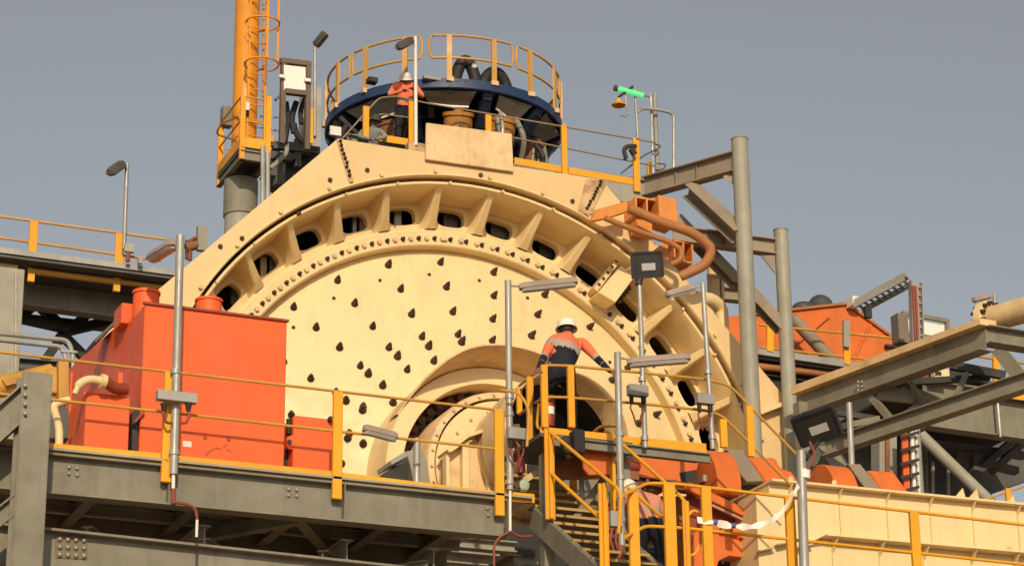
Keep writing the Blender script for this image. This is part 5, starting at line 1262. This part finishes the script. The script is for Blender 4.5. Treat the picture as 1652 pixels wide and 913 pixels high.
MB().box(P(1490, 608, 39.6), (.14, .15, .14)).build('plug', conduit_red, jb2)
# lower right background
col3 = thing('column', P(1425, 780, 38), 'boxy grey column with a dark ladder slot under the truss', 'column')
MB().bar(P(1426, 800, 38), P(1426, 690, 38), .36, .3, up=(0, 1, 0)).build('shaft', grey_lt, col3)
MB().bar(P(1432, 760, 37.8), P(1432, 705, 37.8), .08, .02, up=(0, 1, 0)).build('slot', rust_m, col3)
lad_ = thing('red_ladder', P(1462, 800, 37.2), 'red and white ladder with dark rungs under the truss', 'ladder')
for x, m_ in ((1460, conduit_red), (1472, white)):
    MB().bar(P(x + 3, 800, 37.2), P(x - 2, 680, 37.2), .12 if m_ is conduit_red else .06, .05, up=(0, 1, 0)).build('stile', m_ if m_ is white else red_orange, lad_)
for k in range(5): MB().bar(P(1452, 705 + 22 * k, 37.1), P(1482, 697 + 22 * k, 37.1), .05, .05).build('rung', dark, lad_)
pl_ = thing('tube_brace', P(1540, 760, 37.5), 'long slanting round grey tube brace, lower right background', 'brace')
MB().cyl(P(1486, 702, 38), P(1600, 812, 37.2), .11, seg=18).build('tube', grey_lt, pl_)
up_ = thing('round_post', P(1480, 790, 37.4), 'upright grey round post joining the slanting tube brace', 'post')
MB().cyl(P(1483, 800, 37.3), P(1476, 682, 37.3), .09, seg=16).build('shaft', galv, up_)
MB().bar(P(1455, 690, 37.6), P(1478, 680, 37.6), .1, .1).build('arm', grey, up_)
bk = thing('dark_shed', P(1560, 800, 43), 'dim clad shed behind the slanting tube, lower right', 'shed')
MB().prism([P(1240, 660, 44), P(1700, 700, 44), P(1700, 760, 44), P(1600, 795, 44), P(1600, 830, 44), P(1240, 830, 44)], (0, .4, 0)).build('wall', grey_dark, bk)
MB().prism([P(1300, 740, 42), P(1340, 742, 42), P(1340, 830, 42), P(1300, 830, 42)], (0, .2, 0)).build('panel', grey_dark, bk)
for (xa, ya, xb, yb_) in ((1500, 715, 1652, 735), (1520, 740, 1600, 735), (1565, 770, 1640, 705), (1570, 790, 1572, 735), (1540, 735, 1640, 760), (1600, 760, 1660, 705)):
    MB().bar(P(xa, ya, 42.5 - .004 * xa % .3), P(xb, yb_, 42.5 - .004 * xa % .3), .14, .2, up=(0, 1, 0)).build('strut', grey_dark, bk)
for x in (1505, 1530): MB().bar(P(x, 800, 42.3), P(x, 745, 42.3), .05, .05, up=(0, 1, 0)).build('mullion', galv, bk)
MB().ibeam(P(1325, 735, 36), P(1360, 790, 35.6), .3, .5, up=(0, 1, 0)).build('prop', grey, bk)
fh = railing('handrail', 'short yellow rail and post against the sky at the far right edge', 36,
        [[(1575, 810), (1700, 768)]], [(1629, 788, 830, .1)])
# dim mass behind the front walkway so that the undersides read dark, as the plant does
un = thing('steelwork', P(420, 900, 35), 'added dim mass of steel beams and backing sheets beneath the front walkway', 'steelwork')
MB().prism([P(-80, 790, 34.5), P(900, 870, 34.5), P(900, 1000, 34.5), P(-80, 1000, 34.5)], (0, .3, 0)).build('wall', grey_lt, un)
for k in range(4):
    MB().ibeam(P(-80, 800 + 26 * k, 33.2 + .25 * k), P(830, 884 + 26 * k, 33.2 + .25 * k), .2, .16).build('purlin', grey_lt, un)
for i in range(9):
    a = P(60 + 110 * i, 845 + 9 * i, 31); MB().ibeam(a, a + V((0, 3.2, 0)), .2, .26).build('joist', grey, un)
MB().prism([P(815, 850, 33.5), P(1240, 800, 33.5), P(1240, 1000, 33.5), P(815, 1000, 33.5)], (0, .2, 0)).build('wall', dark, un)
# ------------------------------------------------------------------ people
skin = simple('skin', (0.20, 0.10, 0.065), .55)
hiviz = paint('hi_vis_orange', (0.78, 0.17, 0.07), .8, .06, (0.4, 0.12, 0.06), .15, .05, bump=.12)
faded = paint('faded_orange_cloth', (0.66, 0.26, 0.16), .8, .10, (0.4, 0.2, 0.12), .2, .05, bump=.15)
navy = paint('navy_cloth', (0.010, 0.011, 0.018), .85, .2, (0.04, 0.035, 0.03), .2, 0, bump=.12)
tape = paint('reflective_tape', (0.42, 0.34, 0.29), .5, .1)
boot = simple('boot_leather', (0.03, 0.025, 0.02), .7)
hatm = simple('white_hard_hat', (0.80, 0.76, 0.66), .35, var=.03)
greycloth = paint('grey_cloth', (0.22, 0.24, 0.22), .85, .1, bump=.12)
def skinned(name, verts, edges, radii, root, sub=3):
    me = bpy.data.meshes.new(name + '_rig'); me.from_pydata([V(v) for v in verts], edges, [])
    o = bpy.data.objects.new(name + '_rig', me); COL.objects.link(o)
    m = o.modifiers.new('skin', 'SKIN'); m.use_smooth_shade = True
    s_ = o.modifiers.new('sub', 'SUBSURF'); s_.levels = sub
    if not me.skin_vertices: me.attributes.new('skin', 'FLOAT', 'POINT')
    for i, r in enumerate(radii):
        sv = me.skin_vertices[0].data[i]; sv.radius = (r, r) if not isinstance(r, tuple) else r; sv.use_root = (i == root)
    dg = bpy.context.evaluated_depsgraph_get(); dg.update()
    out = bpy.data.meshes.new_from_object(o.evaluated_get(dg)); out.name = name
    bpy.data.objects.remove(o); bpy.data.meshes.remove(me)
    return out
def person(label, loc, rz, J, outfit, headdir, scale=1.0, group='plant workers'):
    """J: joints in metres, x to the figure's right hand side in the picture, y away from its front, z up (feet at 0)."""
    t = thing('person', loc, label, 'person', group)
    names = list(J); 
    V_ = []; R_ = []; E_ = []; bone = []
    def add(p, r): V_.append(V(p)); R_.append(r); return len(V_) - 1
    def link(a, b, kind): E_.append((a, b)); bone.append((a, b, kind))
    pel = add(J['pelvis'], (.165, .12)); wst = add(J['waist'], (.155, .11)); ch = add(J['chest'], (.185, .125)); nk0 = add(J['neck'], .085)
    link(pel, wst, 'lower'); link(wst, ch, 'mid'); link(ch, nk0, 'upper')
    hv = V(J['head']); nv = V(J['neck'])
    n1 = add(nv + (hv - nv) * .45, .058); h0 = add(nv + (hv - nv) * .75, .075); h1 = add(hv, .098); h2 = add(hv + (hv - nv).normalized() * .05, .07)
    link(nk0, n1, 'skin'); link(n1, h0, 'skin'); link(h0, h1, 'skin'); link(h1, h2, 'skin')
    for s_ in ('l', 'r'):
        sh = add(J['sh_' + s_], .088); el = add(J['el_' + s_], .052); wr = add(J['wr_' + s_], .034)
        e1 = add(V(J['sh_' + s_]).lerp(V(J['el_' + s_]), .5), .066); f1 = add(V(J['el_' + s_]).lerp(V(J['wr_' + s_]), .4), .048)
        link(ch, sh, 'upper'); link(sh, e1, 'sleeve'); link(e1, el, 'sleeve'); link(el, f1, 'fore'); link(f1, wr, 'fore')
        w_ = V(J['wr_' + s_]); d = V(J['hand_' + s_]) - w_; L = d.length; d.normalize()
        side = d.cross(V((0, 0, 1)) if abs(d.z) < .9 else V((0, 1, 0))).normalized()
        pm = add(w_ + d * .075, (.042, .02)); link(wr, pm, 'hand')
        curl = V(J.get('curl_' + s_, (0, 0, -1))).normalized()
        for k, (off, ln) in enumerate(((-.032, .075), (-.011, .088), (.011, .082), (.031, .064))):
            a = add(w_ + d * .09 + side * off, .011); b = add(w_ + d * (.09 + ln * .5) + side * off * 1.15 + curl * ln * .25, .0095); c = add(w_ + d * (.09 + ln * .72) + side * off * 1.2 + curl * ln * .7, .0085)
            link(pm, a, 'hand'); link(a, b, 'hand'); link(b, c, 'hand')
        a = add(w_ + d * .045 + side * -.045, .012); b = add(w_ + d * .085 + side * -.062 + curl * .03, .010)
        link(pm, a, 'hand'); link(a, b, 'hand')
        hp = add(J['hip_' + s_], .115); kn = add(J['kn_' + s_], .070); an = add(J['an_' + s_], .050)
        th = add(V(J['hip_' + s_]).lerp(V(J['kn_' + s_]), .5), .092); cf = add(V(J['kn_' + s_]).lerp(V(J['an_' + s_]), .35), .066)
        link(pel, hp, 'leg'); link(hp, th, 'leg'); link(th, kn, 'leg'); link(kn, cf, 'leg'); link(cf, an, 'leg')
        to = V(J['toe_' + s_]); hl = add(V(J['an_' + s_]) + V((0, 0, -.055)), .048); b1 = add(V(J['an_' + s_]).lerp(to, .55) + V((0, 0, -.03)), .05); tt = add(to, .038)
        link(an, hl, 'boot'); link(hl, b1, 'boot'); link(b1, tt, 'boot')
    me = skinned('body', [v * scale for v in V_], E_, [tuple(x * scale for x in r) if isinstance(r, tuple) else r * scale for r in R_], pel)
    mats = [skin, outfit['top'], outfit['low'], navy, tape, boot, outfit.get('fore', navy)]
    for m_ in mats: me.materials.append(m_)
    z_w, z_c = V(J['waist']), V(J['chest'])
    for f in me.polygons:
        c = f.center / scale; best = (9, None, 0)
        for a, b, kd in bone:
            p, q = V_[a], V_[b]; d = q - p; tt = max(0, min(1, (c - p).dot(d) / max(1e-9, d.length_squared))); r_ = R_[a] if not isinstance(R_[a], tuple) else R_[a][0]
            ds = (c - p - d * tt).length - r_
            if ds < best[0]: best = (ds, kd, tt)
        kd, tt = best[1], best[2]
        i = 0
        if kd in ('skin', 'hand'): i = 0
        elif kd in ('upper', 'mid', 'lower'):
            ta = (c - V(J['waist'])).dot(V(J['neck']) - V(J['waist'])) / (V(J['neck']) - V(J['waist'])).length_squared
            hi, lo_ = outfit['bands']
            i = 1 if ta > hi else (4 if ta > lo_ else 6)
            if kd == 'lower' and tt < .45: i = 2
        elif kd == 'sleeve': i = 1
        elif kd == 'fore': i = (4 if tt < .16 and (c - V_[bone[0][0]]).length < 9 else 6)
        elif kd == 'leg': i = 2
        elif kd == 'boot': i = 5
        f.material_index = i; f.use_smooth = True
    # reflective band above the elbow: by distance to the elbow joint
    for s_ in ('l', 'r'):
        el = V(J['el_' + s_]); shd = (V(J['sh_' + s_]) - el).normalized()
        for f in me.polygons:
            c = f.center / scale
            if (c - el).length < .12 and f.material_index in (1, 4, 6):
                k = (c - el).dot(shd); f.material_index = 4 if 0.0 < k < .05 else (1 if k >= .05 else 6)
    o = bpy.data.objects.new('body', me); COL.objects.link(o); o.parent = t
    t.rotation_euler = (0, 0, rz); o['_o'] = t['_o']
    # head details: face on the front side, hair, ears, hard hat
    hd = V(headdir).normalized(); upv = (hv - nv).normalized(); rt = hd.cross(upv).normalized(); upv = rt.cross(hd).normalized()
    def loc_build(mb, name, m_, par):
        me_ = mb.mesh(name); ob = bpy.data.objects.new(name, me_); COL.objects.link(ob); me_.materials.append(m_); ob.parent = par; return ob
    loc_build(MB().ball(hv + hd * .098 - upv * .005, .019, .8, 1, 1.3, 8, 6), 'nose', skin, o)
    loc_build(MB().ball(hv + hd * .085 - upv * .055, .03, 1.1, .8, .6, 8, 6), 'chin', skin, o)
    for k in (-1, 1):
        loc_build(MB().ball(hv + rt * .098 * k, .028, .5, .8, 1.2, 8, 6), 'ear', skin, o)
        loc_build(MB().ball(hv + hd * .088 + rt * .035 * k + upv * .02, .012, 1.2, 1, .8, 8, 6), 'eye', black, o)
    loc_build(MB().ball(hv - hd * .02 + upv * .01, .100, .96, .96, .96), 'hair', black, o)
    hx = MB(); prof = [(.126, -.004), (.146, -.008), (.148, .0), (.130, .012), (.127, .055), (.110, .098), (.068, .128), (.001, .138)]
    oo = len(hx.v)
    hx.lathe(prof, (0, 0, 0), (0, 0, 1), 28)
    for i in range(oo, len(hx.v)):
        q = hx.v[i]; fwd = q.y
        r_ = math.hypot(q.x, q.y); ext = 1.0 + (outfit.get('peak', .18) * max(0, q.y / max(r_, 1e-6)) if (r_ > .135) else 0)
        hx.v[i] = hv + (upv * (.026 + q.z) + rt * q.x * ext * .94 + hd * (q.y * ext)) * 1.06
    hr2 = bpy.data.objects.new('hard_hat', hx.mesh('hard_hat')); COL.objects.link(hr2); hr2.data.materials.append(outfit.get('hat', hatm)); hr2.parent = o
    rg = MB()
    for k in (0,):
        pts = [hv + upv * (.055 + .10 * math.cos(a)) + hd * (.125 * math.sin(a)) for a in [math.radians(x) for x in range(-75, 76, 15)]]
        rg.tube(pts, .010, 6)
    loc_build(rg, 'hat_ridge', outfit.get('hat', hatm), hr2)
    if outfit.get('flap'):
        fp = MB(); ps = []
        for i in range(9):
            a = math.radians(-110 + 220 * i / 8); ps.append((hv + upv * .03 - hd * .125 * math.cos(a) + rt * .125 * math.sin(a), hv - upv * .13 - hd * .15 * math.cos(a) + rt * .14 * math.sin(a)))
        for i in range(8): fp.add([ps[i][0], ps[i + 1][0], ps[i + 1][1], ps[i][1]], [(0, 1, 2, 3)])
        loc_build(fp, 'neck_flap', paint('cream_cloth', (0.62, 0.50, 0.34), .9, .1, bump=.1), hr2)
    return t
def std_mid(tt): return 1 if tt > .97 else (4 if tt > .70 else 3)
# worker leaning on the landing corner rail, back to us, left knee raised forward
wl = P(914, 700, LY + .30); wl.z = lz + .005
WS = 1.04; WR = M.Rotation(math.radians(23), 3, 'Z')
def wj(px, py, dy, z=None):
    q = P(px, py, LY + dy)
    if z is not None: q.z = lz + z
    return tuple((WR @ (q - wl)) / WS)
W1 = dict(pelvis=wj(905, 604, .30), waist=wj(906, 588, .36), chest=wj(914, 564, .46), neck=wj(915, 542, .52), head=wj(914, 526, .56),
          sh_l=wj(891, 550, .48), el_l=wj(877, 577, .30), wr_l=wj(869, 594, .06), hand_l=wj(866, 603, -.02), curl_l=(0, -.3, -1),
          sh_r=wj(940, 553, .48), el_r=wj(964, 579, .30), wr_r=wj(984, 598, .06), hand_r=wj(993, 606, -.02), curl_r=(0, -.3, -1),
          hip_l=wj(893, 610, .32), kn_l=wj(868, 640, .50), an_l=wj(867, 690, .42, .10), toe_l=wj(866, 690, .60, .04),
          hip_r=wj(916, 610, .32), kn_r=wj(923, 650, .36), an_r=wj(924, 690, .30, .10), toe_r=wj(925, 690, .48, .04))
per1 = person('worker in orange and navy, back turned, leaning on the landing rail', wl, -math.radians(23), W1,
       dict(top=hiviz, low=navy, bands=(.60, .38)), (0.05, .96, -.12), WS)
# worker at the top rail, facing us and looking down
u0 = P(653, 250, UY + .15); u0.z = P(652, 123, UY + .15).z - 1.80
W2 = dict(pelvis=(0, 0, .96), waist=(0, -.02, 1.10), chest=(0, -.04, 1.37), neck=(0, -.06, 1.52), head=(-.01, -.10, 1.655),
          sh_l=(-.20, -.04, 1.46), el_l=(-.33, -.10, 1.22), wr_l=(-.12, -.30, 1.23), hand_l=(-.04, -.36, 1.24), curl_l=(.3, 0, -1),
          sh_r=(.20, -.04, 1.46), el_r=(.34, -.10, 1.23), wr_r=(.14, -.30, 1.27), hand_r=(.06, -.37, 1.29), curl_r=(-.3, 0, -1),
          hip_l=(-.11, 0, .90), kn_l=(-.13, -.03, .49), an_l=(-.14, .02, .10), toe_l=(-.17, -.14, .04),
          hip_r=(.11, 0, .90), kn_r=(.13, -.03, .49), an_r=(.14, .02, .10), toe_r=(.17, -.14, .04))
person('worker in orange on the top platform, white hard hat bowed over his hands', u0, math.radians(-12), W2,
       dict(top=hiviz, low=navy, bands=(.14, .0), fore=hiviz), (0, -.85, -.5), 1.06)
# figure crouching at the top platform, only head and shoulders above the guard
u1 = P(600, 250, UY + .1); u1.z = P(602, 193, UY + .1).z - 1.18
W3 = dict(pelvis=(0, .05, .42), waist=(0, .02, .55), chest=(0, -.10, .78), neck=(.02, -.14, .92), head=(.05, -.17, 1.05),
          sh_l=(-.19, -.10, .86), el_l=(-.26, -.28, .66), wr_l=(-.08, -.42, .56), hand_l=(0, -.46, .52),
          sh_r=(.19, -.10, .86), el_r=(.28, -.28, .66), wr_r=(.12, -.42, .56), hand_r=(.04, -.46, .52),
          hip_l=(-.11, .03, .38), kn_l=(-.2, -.36, .46), an_l=(-.18, -.10, .10), toe_l=(-.2, -.28, .04),
          hip_r=(.11, .03, .38), kn_r=(.2, -.36, .46), an_r=(.18, -.10, .10), toe_r=(.2, -.28, .04))
person('crouching worker in a grey shirt and dark cap half hidden behind the guard edge', u1, math.radians(-20), W3,
       dict(top=greycloth, low=navy, bands=(-1, -2), fore=greycloth, hat=simple('dark_cap', (0.05, 0.045, 0.03), .7), peak=.3), (.2, -.9, -.3), 1.0)
# worker bending behind the lower yellow posts
w3 = P(1039, 905, 27.9); w3.z = P(1030, 776, 27.9).z - 1.42
W4 = dict(pelvis=(.10, .0, .78), waist=(.07, .05, .92), chest=(-.0, .16, 1.13), neck=(-.07, .22, 1.24), head=(-.12, .26, 1.35),
          sh_l=(-.20, .16, 1.19), el_l=(-.28, .28, .95), wr_l=(-.18, .40, .82), hand_l=(-.12, .45, .78),
          sh_r=(.19, .14, 1.14), el_r=(.33, .24, .90), wr_r=(.24, .40, .80), hand_r=(.18, .46, .77),
          hip_l=(-.01, .0, .74), kn_l=(-.05, .15, .40), an_l=(-.03, -.05, .10), toe_l=(-.05, .12, .04),
          hip_r=(.20, .0, .74), kn_r=(.24, .15, .40), an_r=(.22, -.05, .10), toe_r=(.24, .12, .04))
person('worker in a faded orange shirt and cream hat flap stooping behind the lower yellow posts', w3, -math.radians(20), W4,
       dict(top=faded, low=navy, bands=(.14, .0), fore=faded, flap=True), (-.1, .9, -.5), 1.05)

# ------------------------------------------------------------------ drop helper properties
for o in bpy.data.objects:
    for k in ('_o', '_t'):
        if k in o: del o[k]
